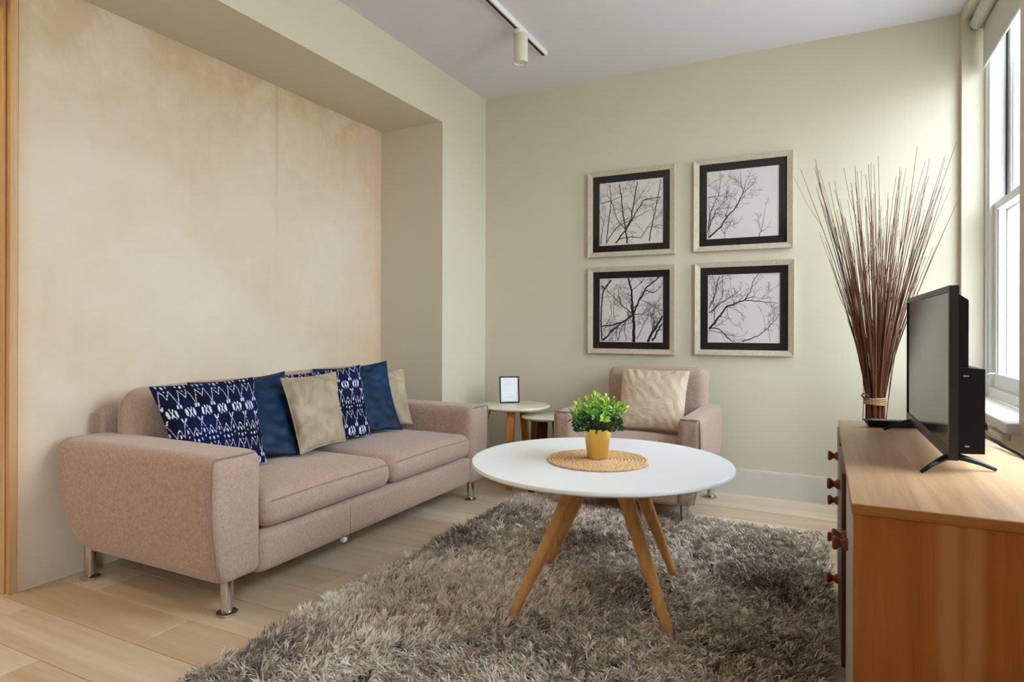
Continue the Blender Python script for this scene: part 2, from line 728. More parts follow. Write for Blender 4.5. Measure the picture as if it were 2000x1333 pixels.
# right wall with three windows, the hindmost added for fill light; plain rear wall
rw = MB()
rw.box(XR, X1, WY1, YB, 0, ZC)
rw.box(XR, X1, WY0, WY1, WZ1, ZC)
rw.box(XR, X1, WY0, WY1, 0, WZ0 - 0.035)
for ya, yb in ((1.70, 2.65), (-2.1, -1.0)):
    rw.box(XR, X1, ya, yb, 2.75, ZC)
    rw.box(XR, X1, ya, yb, 0, 0.645)
for ya, yb in ((2.65, WY0), (-1.0, 1.70), (Y0, -2.1)):
    rw.box(XR, X1, ya, yb, 0, ZC)
struct(rw.build('wall_right', 'sage_paint'))
struct(MB().box(X0, X1, Y0 - 0.15, Y0, -0.1, ZC).build('wall_rear', 'rear_paint'))

# skirting
bb = MB()
bb.box(XL, XR, YB - 0.018, YB, 0, 0.150)
bb.box(XL, XR, YB - 0.014, YB, 0.150, 0.158)
struct(bb.build('baseboard_back', 'trim_paint'))
struct(MB().box(XL, XL + 0.018, YR + 0.0, YB - 0.019, 0, 0.158).build('baseboard_left', 'trim_paint'))
bl = MB()
bl.box(XR - 0.018, XR, Y0 + 0.01, WY1 + 0.0, 0, 0.158)
struct(bl.build('baseboard_right', 'trim_paint'))


def sash_window(name, y0, y1, z0, z1, full=True):
    """double-hung window standing in the right wall between y0 and y1"""
    fr = MB()
    a = 0.792
    fr.box(a, 0.95, y1 - 0.045, y1, z0, z1)
    fr.box(a, 0.95, y0, y0 + 0.045, z0, z1)
    fr.box(a, 0.95, y0 + 0.045, y1 - 0.045, z1 - 0.05, z1)
    fr.box(a, 0.95, y0 + 0.045, y1 - 0.045, z0, z0 + 0.05)
    o = struct(fr.build(name, 'white_gloss'))
    # staff bead
    bevel_box('bead', a - 0.012, a + 0.012, y1 - 0.022, y1, z0, z1, 'white_gloss', o, 0.004)
    zm = 1.70
    yi0, yi1 = y0 + 0.045, y1 - 0.045
    for nm, xa, za, zb in (('lower_sash', 0.812, z0 + 0.05, zm + 0.02), ('upper_sash', 0.872, zm - 0.02, z1 - 0.05)):
        s = MB()
        xb = xa + 0.042
        s.box(xa, xb, yi1 - 0.05, yi1, za, zb)
        s.box(xa, xb, yi0, yi0 + 0.05, za, zb)
        bot = 0.075 if nm == 'lower_sash' else 0.04
        s.box(xa, xb, yi0 + 0.05, yi1 - 0.05, za, za + bot)
        s.box(xa, xb, yi0 + 0.05, yi1 - 0.05, zb - 0.04, zb)
        sh = s.build(nm, 'white_gloss', o)
        MB().box(xa + 0.018, xa + 0.022, yi0 + 0.05, yi1 - 0.05, za + bot, zb - 0.04).build('pane', 'frosted_glass' if full else 'window_glass', sh)
        gb = MB()
        gb.box(xa + 0.008, xa + 0.03, yi1 - 0.062, yi1 - 0.0495, za + bot, zb - 0.04)
        gb.build('glazing_bead', 'white_gloss', sh)
    if full:
        bevel_box('sash_gap_shade', 0.860, 0.8655, yi1 - 0.014, yi1, z0 + 0.05, z1 - 0.05, 'dark_rubber', o, 0.001)  # dark strip put in for the shaded gap between the sashes
        # sash stop catch near the foot of the lower sash
        lt = tube('sash_stop', [(0.806, yi1 - 0.055, 0.815), (0.792, yi1 - 0.055, 0.818), (0.778, yi1 - 0.045, 0.812), (0.772, yi1 - 0.035, 0.803)], 0.005, 'white_gloss', o)
    return o


w1 = sash_window('window_1', WY0, WY1, WZ0 + 0.01, WZ1)
bevel_box('window_sill', 0.628, 0.80, WY0 - 0.03, WY1 - 0.001, 0.645, 0.688, 'white_gloss', w1, 0.006)
w2 = sash_window('window_2', 1.70, 2.65, 0.69, 2.75, False)
bevel_box('window_sill', 0.628, 0.80, 1.69, 2.66, 0.645, 0.688, 'white_gloss', w2, 0.006)
w3 = sash_window('fill_window', -2.1, -1.0, 0.69, 2.75, False)  # unseen window behind the camera, added for fill daylight
bevel_box('window_sill', 0.628, 0.80, -2.13, -0.97, 0.645, 0.688, 'white_gloss', w3, 0.006)
for i, (x, y) in enumerate(FILL_LAMPS):
    o = thing('fill_lamp', ('unseen round white fill lamp added over the hall, nearer the timber post', 'unseen round white fill lamp added over the hall, nearer the rear wall')[i], 'light', (x, y, 2.79), 'added warm fill lamps over the hall')
    lathe('trim_ring', [(0.062, -0.008), (0.075, -0.004), (0.075, 0.008), (0.06, 0.008)], (x, y, 2.79), 'fill_lamp_white', o, 24, caps=False)

# ------------------------------------------------------------------ roller blind
rb = thing('roller_blind', 'grey fabric roller blind pulled a little way down over the window', 'blind', (0.755, 3.6, 2.70))
lathe('roller', [(0.030, 0), (0.032, 0.004), (0.032, 1.06), (0.030, 1.064)], (0.735, 3.08, 2.700), 'blind_fabric', rb, 28, (0, 1, 0))
bevel_box('fabric', 0.766, 0.7685, 3.075, 4.15, 2.462, 2.705, 'blind_fabric', rb, 0)
bevel_box('bottom_bar', 0.763, 0.7715, 3.075, 4.152, 2.452, 2.466, 'white_gloss', rb, 0.003)
bevel_box('bracket', 0.715, 0.765, 4.146, 4.1805, 2.685, 2.749, 'dark_rubber', rb, 0.004)

# ------------------------------------------------------------------ track light
tr = thing('track_light', 'white ceiling track with a black slot and one cream spotlight', 'light', (-1.58, 2.6, ZC))
trk = MB()
trk.box(-1.600, -1.566, 1.4, 3.64, ZC - 0.030, ZC)
track = trk.build('track', 'white_gloss', tr)
MB().box(-1.592, -1.576, 1.41, 3.625, ZC - 0.0315, ZC - 0.029).build('slot', 'black_plastic', track)
lathe('spotlight', [(0.036, -0.178), (0.039, -0.185), (0.041, -0.178), (0.041, -0.022), (0.038, -0.018)], (-1.583, 3.29, ZC - 0.020), 'lamp_cream', tr, 32)
bevel_box('spot_adapter', -1.603, -1.564, 3.225, 3.345, ZC - 0.045, ZC - 0.028, 'lamp_cream', tr, 0.004)


# ------------------------------------------------------------------ sofa and armchair
def chrome_leg(parent, x, y, ztop, plate=True, z0=0.0):
    o = lathe('leg', [(0.024, ztop), (0.0225, z0 + 0.05), (0.0205, z0 + 0.010)] [::-1], (x, y, 0), 'chrome', parent, 24)
    if plate:
        lathe('foot_plate', [(0.034, z0), (0.037, z0 + 0.003), (0.037, z0 + 0.009), (0.030, z0 + 0.014), (0.021, z0 + 0.016)], (x, y, 0), 'chrome', o, 28)
    return o


def arm(parent, x0, x1, y0, y1, z0, z1, out, front, taper, back_taper, mat='taupe_linen', name='arm'):
    """out: (axis, sign) of the outer side; front: (axis, sign) of the front face"""
    P, F, U = round_block(x0, x1, y0, y1, z0, z1, 0.042, 16)
    zm = z0 + 0.62 * (z1 - z0)
    t = np.clip((zm - P[:, 2]) / (zm - z0), 0, 1) ** 1.8
    t2 = np.clip((P[:, 2] - zm) / (z1 - zm), 0, 1) ** 2
    ax, sg = out
    so = (U[:, ax] * sg + 1) / 2
    P[:, ax] -= sg * taper * t * so
    P[:, ax] -= sg * 0.006 * t2 * so
    fx, fs = front
    sb = (1 - U[:, fx] * fs) / 2
    P[:, fx] += fs * back_taper * t * sb ** 2
    o = mesh(name, P, F, mat, parent, True)
    return o, P, U


def front_piping(o, P, U, out, front, inset=0.012):
    """welt that runs up the outer edge of the arm's front face and over its top"""
    ax, sg = out
    fx, fs = front
    lo, hi = P.min(0), P.max(0)
    fv = hi[fx] if fs > 0 else lo[fx]
    zs = np.linspace(lo[2] + 0.02, hi[2] - 0.012, 14)
    pts = []
    for z in zs:
        m = np.abs(P[:, 2] - z) < 0.04
        v = (P[m, ax] * sg).max() * sg
        p = [0, 0, 0]
        p[ax] = v - sg * 0.010
        p[fx] = fv - fs * 0.008
        p[2] = z
        pts.append(tuple(p))
    p = list(pts[-1])
    last = []
    inner = lo[ax] if sg > 0 else hi[ax]
    for s_ in (0.04, 0.2, 0.5, 0.85):
        q = list(p)
        q[ax] = p[ax] + (inner - p[ax]) * s_
        q[2] = hi[2] - 0.0085
        last.append(tuple(q))
    tube('piping', pts + last, 0.0032, 'seam_linen', o, 6)


SX = -1.875                                        # the sofa's front plane
sofa = thing('sofa', 'long taupe linen two-seat sofa on chrome legs against the plaster wall', 'sofa', (-2.36, 2.46, 0))
o, P, U = arm(sofa, -2.815, SX, 1.462, 1.690, 0.135, 0.597, (1, -1), (0, 1), 0.045, 0.115)
front_piping(o, P, U, (1, -1), (0, 1))
o, P, U = arm(sofa, -2.80, SX, 3.240, 3.462, 0.110, 0.575, (1, 1), (0, 1), 0.045, 0.115)
front_piping(o, P, U, (1, 1), (0, 1))
P, F, U = round_block(-2.78, SX, 1.68, 3.25, 0.115, 0.277, 0.03, 14)
P[:, 0] -= 0.02 * np.clip((0.19 - P[:, 2]) / 0.08, 0, 1) ** 2 * (U[:, 0] > 0.5)
base = mesh('base_frame', P, F, 'taupe_linen', sofa, True)
tube('seam', [(SX + 0.0005, 2.17, 0.12), (SX + 0.0005, 2.17, 0.19), (SX + 0.0005, 2.17, 0.265)], 0.0012, 'seam_linen', base, 5)
bevel_box('underside_tag', -1.915, -1.895, 2.15, 2.175, 0.098, 0.118, 'white_tag', sofa, 0.003)
P, F, U = round_block(-2.838, -2.735, 1.615, 3.315, 0.16, 0.700, 0.035, 12)
mesh('back_frame', P, F, 'taupe_linen', sofa, True)


def cushion(name, x0, x1, y0, y1, z0, z1, r, mat, parent, puff=(0, 0, 0), lean=0.0, wr=0.003, seed=0):
    P, F, U = round_block(x0, x1, y0, y1, z0, z1, r, 24)
    g = lambda a: np.maximum(0, 1 - a ** 2)
    P[:, 2] += puff[2] * U[:, 2].clip(0, 1) ** 3 * g(U[:, 0]) * g(U[:, 1])
    P[:, 0] += puff[0] * np.sign(U[:, 0]) * np.abs(U[:, 0]) ** 3 * g(U[:, 1]) * g(U[:, 2])
    P[:, 1] += puff[1] * np.sign(U[:, 1]) * np.abs(U[:, 1]) ** 3 * g(U[:, 0]) * g(U[:, 2])
    P[:, 0] -= lean * (P[:, 2] - z0)
    q = np.random.default_rng(seed)
    for _ in range(7):
        d = q.normal(size=3)
        d /= np.linalg.norm(d)
        ph = q.uniform(0, 6.28)
        fq = q.uniform(14, 40)
        P += (wr / 2.2) * np.sin(P @ d * fq + ph)[:, None] * q.normal(size=3)[None, :] * 0.6
    return mesh(name, P, F, mat, parent, True)


s1 = cushion('seat_cushion', -2.50, -1.868, 1.697, 2.472, 0.280, 0.415, 0.055, 'taupe_linen', sofa, (0.008, 0, 0.022), 0, 0.002, 1)
s2 = cushion('seat_cushion', -2.50, -1.868, 2.474, 3.236, 0.280, 0.415, 0.055, 'taupe_linen', sofa, (0.008, 0, 0.022), 0, 0.002, 2)
b1 = cushion('back_cushion', -2.73, -2.56, 1.650, 2.470, 0.43, 0.782, 0.085, 'taupe_linen', sofa, (0.015, 0.02, 0.01), 0.06, 0.003, 3)
b2 = cushion('back_cushion', -2.73, -2.59, 2.475, 3.250, 0.43, 0.796, 0.085, 'taupe_linen', sofa, (0.015, 0.01, 0.01), 0.06, 0.003, 4)
for cu, ya, yb in ((s1, 1.72, 2.45), (s2, 2.50, 3.21)):
    tube('piping', [(-1.868, ya, 0.392), (-1.862, ya + 0.2, 0.400), (-1.860, (ya + yb) / 2, 0.402), (-1.862, yb - 0.2, 0.400), (-1.868, yb, 0.392)], 0.0022, 'taupe_linen', cu, 6)
for x, y, zt in ((-1.951, 1.591, 0.17), (-2.74, 1.563, 0.20), (-1.925, 3.313, 0.15), (-2.70, 3.33, 0.19)):
    chrome_leg(sofa, x, y, zt)

# ------------------------------------------------------------------ loose pillows
def tri(x):
    return np.abs(((x % 1.0) + 1) % 1.0 - 0.5) * 2


def ikat(u, v, cells, phase=0.0):
    """1 where the cloth is white: rows of zigzags, ovals with crosses, and dots, feathered thread by thread"""
    thr = np.floor(u * 150).astype(int)
    jit = np.random.default_rng(5).normal(0, 0.0045, 400)[thr % 400]
    P_ = 0.64
    y = (v + jit + phase) % P_
    t = (u * cells) % 1.0
    out = np.zeros(u.shape, bool)
    z1 = np.interp(t, (0, .25, .5, .75, 1), (.25, .07, .17, .07, .25))
    out |= np.abs(y - z1) < 0.0080 + 0.003 * (np.abs(t - .5) > .3)
    e = np.minimum(t, 1 - t)
    out |= (np.abs(y - 0.272) < 0.02) & (np.abs(e - 0.075 - 0.5 * np.abs(y - 0.272)) < 0.05)
    for cx in (0.26, 0.74):
        out |= (((t - cx) / 0.075) ** 2 + ((y - 0.345) / 0.045) ** 2) < 1
    out |= (np.abs(np.abs(t - 0.5) - np.abs(y - 0.345) * 2.1) < 0.032) & (np.abs(y - 0.345) < 0.058)
    out |= (np.abs(y - 0.43) < 0.022) & (np.abs(e - 0.04 - 2.0 * np.abs(y - 0.452)) < 0.04)
    z2 = np.interp(t, (0, .27, .5, .73, 1), (.455, .615, .525, .615, .455))
    out |= np.abs(y - z2) < 0.0080
    for cx, cy, a, b in ((0.0, .565, .05, .022), (1.0, .565, .05, .022), (.5, .60, .055, .020), (0.0, .625, .035, .012), (1.0, .625, .035, .012), (.25, .02, .04, .014), (.75, .02, .04, .014), (.5, .03, .06, .018), (.5, .08, .035, .010)):
        out |= (((t - cx) / a) ** 2 + ((y - cy) / b) ** 2) < 1
    return out.astype(float)


def pillow(name, TL, TR, BR, BL, thick, mat, label, cat='pillow', n=48, seed=0, pinch=0.045, wr=0.004, group=None,
           pattern=None, welt=None, parent=None, bulge_n=None):
    """square pillow whose front corners are given; the front faces the side bulge_n points to"""
    TL, TR, BR, BL = [np.array(p, float) for p in (TL, TR, BR, BL)]
    u, v = np.meshgrid(np.linspace(0, 1, n), np.linspace(0, 1, n))     # v = 0 at the top
    us, vs = 2 * u - 1, 2 * v - 1
    uu = u - pinch * us * (1 - vs ** 2) * np.abs(us) ** 1.0
    vv = v - pinch * vs * (1 - us ** 2) * np.abs(vs) ** 1.0
    base = (TL[None, None] * ((1 - uu) * (1 - vv))[..., None] + TR[None, None] * (uu * (1 - vv))[..., None]
            + BR[None, None] * (uu * vv)[..., None] + BL[None, None] * ((1 - uu) * vv)[..., None])
    nrm = np.cross(TR - TL, BL - TL)
    nrm /= np.linalg.norm(nrm)
    if bulge_n is not None and nrm @ np.array(bulge_n) < 0:
        nrm = -nrm
    prof = ((1 - us ** 4) * (1 - vs ** 4)).clip(0) ** 0.55 * (0.75 + 0.25 * (1 - us ** 2) * (1 - vs ** 2))
    q = np.random.default_rng(seed)
    wn = np.zeros_like(u)
    for _ in range(9):                                                  # soft creases, strongest toward the corners
        a = q.uniform(0, math.pi)
        f = q.uniform(9, 26)
        wn += np.sin((us * math.cos(a) + vs * math.sin(a)) * f + q.uniform(0, 6.28) + 1.5 * np.sin(us * 3 + vs * 2))
    edge = np.clip(np.maximum(np.abs(us), np.abs(vs)), 0, 1) ** 2
    wn *= wr * (0.35 + 0.8 * edge) * np.minimum(prof * 3, 1) / 2.2
    front = base + nrm * (thick * 0.5 * prof + wn)[..., None]
    back = base - nrm * (thick * 0.5 * prof)[..., None]
    idx = np.arange(n * n).reshape(n, n)
    bidx = idx + n * n
    bidx[0, :] = idx[0, :]; bidx[-1, :] = idx[-1, :]; bidx[:, 0] = idx[:, 0]; bidx[:, -1] = idx[:, -1]
    V = np.concatenate([front.reshape(-1, 3), back.reshape(-1, 3)])
    F = []
    for i in range(n - 1):
        for j in range(n - 1):
            F.append((idx[i, j], idx[i + 1, j], idx[i + 1, j + 1], idx[i, j + 1]))
            F.append((bidx[i, j], bidx[i, j + 1], bidx[i + 1, j + 1], bidx[i + 1, j]))
    # drop the unused rim of the back sheet
    used = np.unique(np.array(F))
    remap = -np.ones(len(V), int)
    remap[used] = np.arange(len(used))
    F = [tuple(int(remap[k]) for k in f) for f in F]
    uvu = np.concatenate([u.ravel(), u.ravel()])[used]
    uvv = np.concatenate([v.ravel(), v.ravel()])[used]
    V = V[used]
    org = [V[:, 0].mean(), V[:, 1].mean(), V[:, 2].min()]
    root = thing(name, label, cat, org, group)
    o = mesh('cover', V, F, mat, root, True)
    fix_normals(o.data)
    if pattern is not None:
        at = o.data.attributes.new('ikat', 'FLOAT', 'POINT')
        at.data.foreach_set('value', pattern(uvu, uvv).astype(np.float32))
    if welt:
        ring = np.concatenate([base[0, :], base[1:, -1], base[-1, -2::-1], base[-2:0:-1, 0]])
        tube('welt', [tuple(p) for p in ring], 0.0035, welt, root, 6, True)
    return root


N_OUT = (1, -0.1, 0.35)
pillow('scatter_pillow', (-2.50, 1.655, 0.801), (-2.455, 2.150, 0.810), (-2.225, 2.020, 0.447), (-2.37, 1.710, 0.440), 0.08, 'ikat_cotton',
       'dark blue and white zigzag ikat pillow behind the nearer sofa arm', n=200, seed=1, pinch=0.02, wr=0.003,
       pattern=lambda u, v: ikat(u, v, 6.3, 0.0), bulge_n=N_OUT)
pillow('scatter_pillow', (-2.585, 1.89, 0.798), (-2.555, 2.44, 0.818), (-2.225, 2.232, 0.440), (-2.42, 1.80, 0.440), 0.07, 'navy_velvet',
       'plain navy velvet pillow half behind the zigzag pillow by the nearer arm', n=56, seed=2, pinch=0.045, wr=0.004, bulge_n=N_OUT)
pillow('scatter_pillow', (-2.44, 2.302, 0.793), (-2.42, 2.676, 0.803), (-2.215, 2.525, 0.462), (-2.205, 2.205, 0.450), 0.11, 'beige_velvet',
       'beige velvet pillow in the middle of the sofa, before a patterned pillow', n=56, seed=3, pinch=0.03, wr=0.006, welt='beige_velvet', bulge_n=N_OUT)
pillow('scatter_pillow', (-2.57, 2.42, 0.793), (-2.475, 2.95, 0.827), (-2.275, 2.800, 0.447), (-2.34, 2.32, 0.437), 0.07, 'ikat_cotton',
       'navy and white zigzag ikat pillow wedged between beige and navy pillows', n=200, seed=4, pinch=0.02, wr=0.003,
       pattern=lambda u, v: ikat(u, v, 6.3, 0.06), bulge_n=N_OUT)
pillow('scatter_pillow', (-2.635, 2.72, 0.810), (-2.44, 3.155, 0.843), (-2.235, 3.045, 0.442), (-2.44, 2.60, 0.440), 0.07, 'navy_velvet',
       'plain navy velvet pillow nearest the farther sofa arm', n=56, seed=5, pinch=0.04, wr=0.004, bulge_n=N_OUT)
pillow('scatter_pillow', (-2.62, 2.90, 0.785), (-2.41, 3.30, 0.790), (-2.27, 3.205, 0.447), (-2.46, 2.86, 0.440), 0.09, 'beige_velvet',
       'beige velvet pillow against the farther sofa arm, behind the navy pillow', n=56, seed=6, pinch=0.04, wr=0.006, bulge_n=N_OUT)

# ------------------------------------------------------------------ armchair
ch = thing('armchair', 'taupe linen armchair on chrome legs below the four pictures', 'armchair', (-0.98, 3.72, 0))
CY = 3.325
o, P, U = arm(ch, -1.395, -1.270, CY, 4.10, 0.112, 0.580, (0, -1), (1, -1), 0.045, 0.08)
front_piping(o, P, U, (0, -1), (1, -1))
o, P, U = arm(ch, -0.690, -0.558, CY, 4.10, 0.112, 0.580, (0, 1), (1, -1), 0.05, 0.08)
front_piping(o, P, U, (0, 1), (1, -1))
P, F, U = round_block(-1.28, -0.68, CY + 0.004, 4.05, 0.112, 0.275, 0.025, 12)
mesh('base_frame', P, F, 'taupe_linen', ch, True)
cushion('seat_cushion', -1.266, -0.694, CY - 0.01, 3.90, 0.278, 0.415, 0.05, 'taupe_linen', ch, (0, 0.004, 0.02), 0, 0.002, 8)
P, F, U = round_block(-1.262, -0.640, 3.90, 4.09, 0.26, 0.805, 0.055, 18)
P[:, 1] += 0.16 * np.clip(P[:, 2] - 0.42, 0, None) * 0.55
P[:, 2] += 0.012 * (U[:, 2] > 0.5) * (1 - U[:, 0] ** 2)
mesh('backrest', P, F, 'taupe_linen', ch, True)
chrome_leg(ch, -0.655, 3.374, 0.15, False, 0.012)
chrome_leg(ch, -1.32, 3.374, 0.15, False, 0.012)
chrome_leg(ch, -0.625, 4.035, 0.16)
chrome_leg(ch, -1.33, 4.035, 0.16)
pillow('scatter_pillow', (-1.150, 3.885, 0.797), (-0.722, 3.875, 0.795), (-0.725, 3.70, 0.440), (-1.125, 3.70, 0.440), 0.13, 'pale_satin',
       'pale beige creased satin pillow on the armchair', n=72, seed=9, pinch=0.025, wr=0.0025, bulge_n=(0, -1, 0.3))

# ------------------------------------------------------------------ shaggy rug
RX0, RX1, RY0, RY1 = -1.665, 0.02, 0.75, 3.475
rug = thing('shag_rug', 'grey brown shaggy long-pile rug under the round white table', 'rug', (-0.82, 2.1, 0))
bevel_box('backing', RX0 + 0.01, RX1 - 0.01, RY0 + 0.01, RY1 - 0.01, 0.0005, 0.010, 'shag_pile', rug, 0.003)


def field(x, y, seed, n=10, lo=1.5, hi=6.0):
    q = np.random.default_rng(seed)
    s = np.zeros_like(x)
    for _ in range(n):
        a = q.uniform(0, 2 * math.pi)
        f = q.uniform(lo, hi)
        s += np.sin((x * math.cos(a) + y * math.sin(a)) * f + q.uniform(0, 6.28))
    return s / math.sqrt(n / 2)


def pile():
    q = np.random.default_rng(3)
    nc, per = 15000, 13
    cx = q.uniform(RX0, RX1, nc)
    cy = RY0 + (RY1 - RY0) * q.uniform(0, 1, nc)
    cl = q.uniform(0.75, 1.2, nc)
    ca = field(cx, cy, 1) * 1.3 + q.normal(0, 1.0, nc)
    ctone = 0.55 + 0.14 * field(cx, cy, 2, 14, 3, 14) + q.normal(0, 0.17, nc)
    x = np.repeat(cx, per) + q.normal(0, 0.0060, nc * per)
    y = np.repeat(cy, per) + q.normal(0, 0.0060, nc * per)
    ang = np.repeat(ca, per) + q.normal(0, 0.45, nc * per)
    L = 0.050 * np.repeat(cl, per) * q.uniform(0.75, 1.15, nc * per)
    lean = np.clip(q.normal(0.62, 0.22, nc * per), 0.1, 1.1)
    tone = np.repeat(ctone, per) + q.normal(0, 0.13, nc * per)
    N = nc * per
    ts = np.array([0.0, 0.4, 0.75, 1.0])
    ws = np.array([0.0030, 0.0030, 0.0022])
    dx, dy = np.cos(ang), np.sin(ang)
    tw = ang + math.pi / 2 + q.normal(0, 0.5, N)
    wx, wy = np.cos(tw), np.sin(tw)
    V = np.empty((N, 7, 3), np.float32)
    T = np.empty((N, 7), np.float32)
    for i, t in enumerate(ts):
        h_ = L * lean * (t ** 1.6)
        z_ = 0.008 + L * np.sqrt(np.clip(1 - (lean * 0.8) ** 2 * t, 0.12, 1)) * t * (1 - 0.18 * t)
        px, py = x + dx * h_, y + dy * h_
        if i < 3:
            V[:, 2 * i, 0] = px - wx * ws[i]; V[:, 2 * i, 1] = py - wy * ws[i]; V[:, 2 * i, 2] = z_
            V[:, 2 * i + 1, 0] = px + wx * ws[i]; V[:, 2 * i + 1, 1] = py + wy * ws[i]; V[:, 2 * i + 1, 2] = z_
        else:
            V[:, 6, 0] = px; V[:, 6, 1] = py; V[:, 6, 2] = z_
    T[:] = tone[:, None]
    c = np.array(wloc(rug))
    V -= c.astype(np.float32)
    tris = np.array([[0, 1, 3], [0, 3, 2], [2, 3, 5], [2, 5, 4], [4, 5, 6]])
    idx = (np.arange(N)[:, None, None] * 7 + tris[None]).reshape(-1).astype(np.int32)
    nf = N * 5
    me = bpy.data.meshes.new('pile')
    me.vertices.add(N * 7)
    me.vertices.foreach_set('co', V.reshape(-1))
    me.loops.add(nf * 3)
    me.loops.foreach_set('vertex_index', idx)
    me.polygons.add(nf)
    me.polygons.foreach_set('loop_start', np.arange(nf, dtype=np.int32) * 3)
    at = me.attributes.new('tone', 'FLOAT', 'POINT')
    at.data.foreach_set('value', np.clip(T, 0, 1).reshape(-1))
    me.update(calc_edges=True)
    o = place('pile', me, 'shag_pile', rug, c)
    o['kind'] = 'stuff'


pile()

# ------------------------------------------------------------------ round coffee table
TX, TY, TZ, TR_ = -0.768, 2.308, 0.545, 0.492
ct = thing('coffee_table', 'round white-topped coffee table on four splayed oak legs, on the rug', 'table', (TX, TY, 0))
top = lathe('tabletop', [(0.40, -0.034), (TR_ - 0.012, -0.018), (TR_, -0.012), (TR_, -0.004), (TR_ - 0.003, 0.0)], (TX, TY, TZ), 'table_white', ct, 128)
lathe('edge_band', [(TR_ - 0.0115, -0.0185), (TR_ + 0.0006, -0.0122), (TR_ + 0.0006, -0.0095), (TR_ - 0.002, -0.0095)], (TX, TY, TZ), 'table_edge', top, 128, caps=False)
for fx, fy, s in ((-0.987, 1.973, 0.2), (-0.446, 2.087, 0.28), (-0.542, 2.612, 0.38), (-1.069, 2.508, 0.15)):
    px, py = TX + s * (fx - TX), TY + s * (fy - TY)
    a, b = Vector((fx, fy, 0.014)), Vector((px, py, TZ - 0.028))
    ts = np.linspace(0, 1, 9)
    tube('leg', [a.lerp(b, t) for t in ts], [0.0135 + 0.0175 * min(1, t * 1.15) ** 0.9 for t in ts], 'oak_leg', ct, 20)
MB().box(TX - 0.17, TX + 0.17, TY - 0.03, TY + 0.03, TZ - 0.052, TZ - 0.033).box(TX - 0.03, TX + 0.03, TY - 0.17, TY + 0.17, TZ - 0.0515, TZ - 0.0335).build('cross_rail', 'oak_leg', ct)


# woven placemat: one braided coil wound from the middle outward
def placemat(cx, cy, z, R_):
    pitch = 0.0128
    turns = R_ / pitch
    pts = []
    th = 0.8
    V, F = [], []
    seg = 8
    while True:
        r = pitch * th / (2 * math.pi)
        if r > R_:
            break
        pts.append((th, r))
        th += 0.0042 / max(r, 0.012)
    L = 0
    n = len(pts)
    for i, (t, r) in enumerate(pts):
        L += 0.0042
        d = Vector((math.cos(t), math.sin(t), 0))
        ph = L * 2 * math.pi / 0.0125
        for k in range(seg):
            a = 2 * math.pi * k / seg
            bump = 1 + 0.30 * math.sin(ph + 1.2 * math.cos(a))
            rr_ = r + 0.0054 * bump * math.cos(a)
            zz = z + 0.0045 + 0.0044 * bump * math.sin(a)
            V.append((cx + d.x * rr_, cy + d.y * rr_, max(zz, z + 0.0006)))
    for i in range(n - 1):
        for k in range(seg):
            l = (k + 1) % seg
            F.append((i * seg + k, (i + 1) * seg + k, (i + 1) * seg + l, i * seg + l))
    o = mesh('placemat', V, F, 'woven_grass', None, True, (cx, cy, z))
    tag(o, 'round woven straw placemat under the gold plant pot', 'placemat')


placemat(-0.768, 2.285, TZ, 0.192)

# ------------------------------------------------------------------ potted plant
PX, PY, PZ = -0.772, 2.290, TZ + 0.0098
pot = thing('potted_plant', 'bright green leafy plant in a tapered gold pot', 'plant', (PX, PY, PZ))
lathe('pot', [(0.036, 0.0), (0.038, 0.002), (0.0535, 0.112), (0.0545, 0.114), (0.0525, 0.114), (0.051, 0.106), (0.047, 0.09)], (PX, PY, PZ), 'gold_pot', pot, 48)
lathe('soil', [(0.001, 0.099), (0.0495, 0.098)], (PX, PY, PZ), 'soil', pot, 24)


def leaf_mesh(name, ln, wd, mat):
    V = [(0, 0, 0)]
    F = []
    rows = [(0.18, 0.62), (0.45, 1.0), (0.75, 0.72)]
    for t, s in rows:
        zc = 0.10 * ln * math.sin(t * math.pi)
        V += [(-wd / 2 * s, ln * t, zc + 0.12 * wd * s), (0, ln * t, zc), (wd / 2 * s, ln * t, zc + 0.12 * wd * s)]
    V.append((0, ln, -0.04 * ln))
    F += [(0, 2, 1), (0, 3, 2)]
    for i in range(2):
        a, b = 1 + 3 * i, 4 + 3 * i
        F += [(a, a + 1, b + 1, b), (a + 1, a + 2, b + 2, b + 1)]
    F += [(7, 8, 10), (8, 9, 10)]
    me = bpy.data.meshes.new(name)
    me.from_pydata(V, [], F)
    me.polygons.foreach_set('use_smooth', [True] * len(me.polygons))
    me.materials.append(MT[mat])
    return me


LEAF = {k: leaf_mesh('leaf', 0.024, 0.014, k) for k in ('leaf_dark', 'leaf_mid', 'leaf_light', 'leaf_tip')}


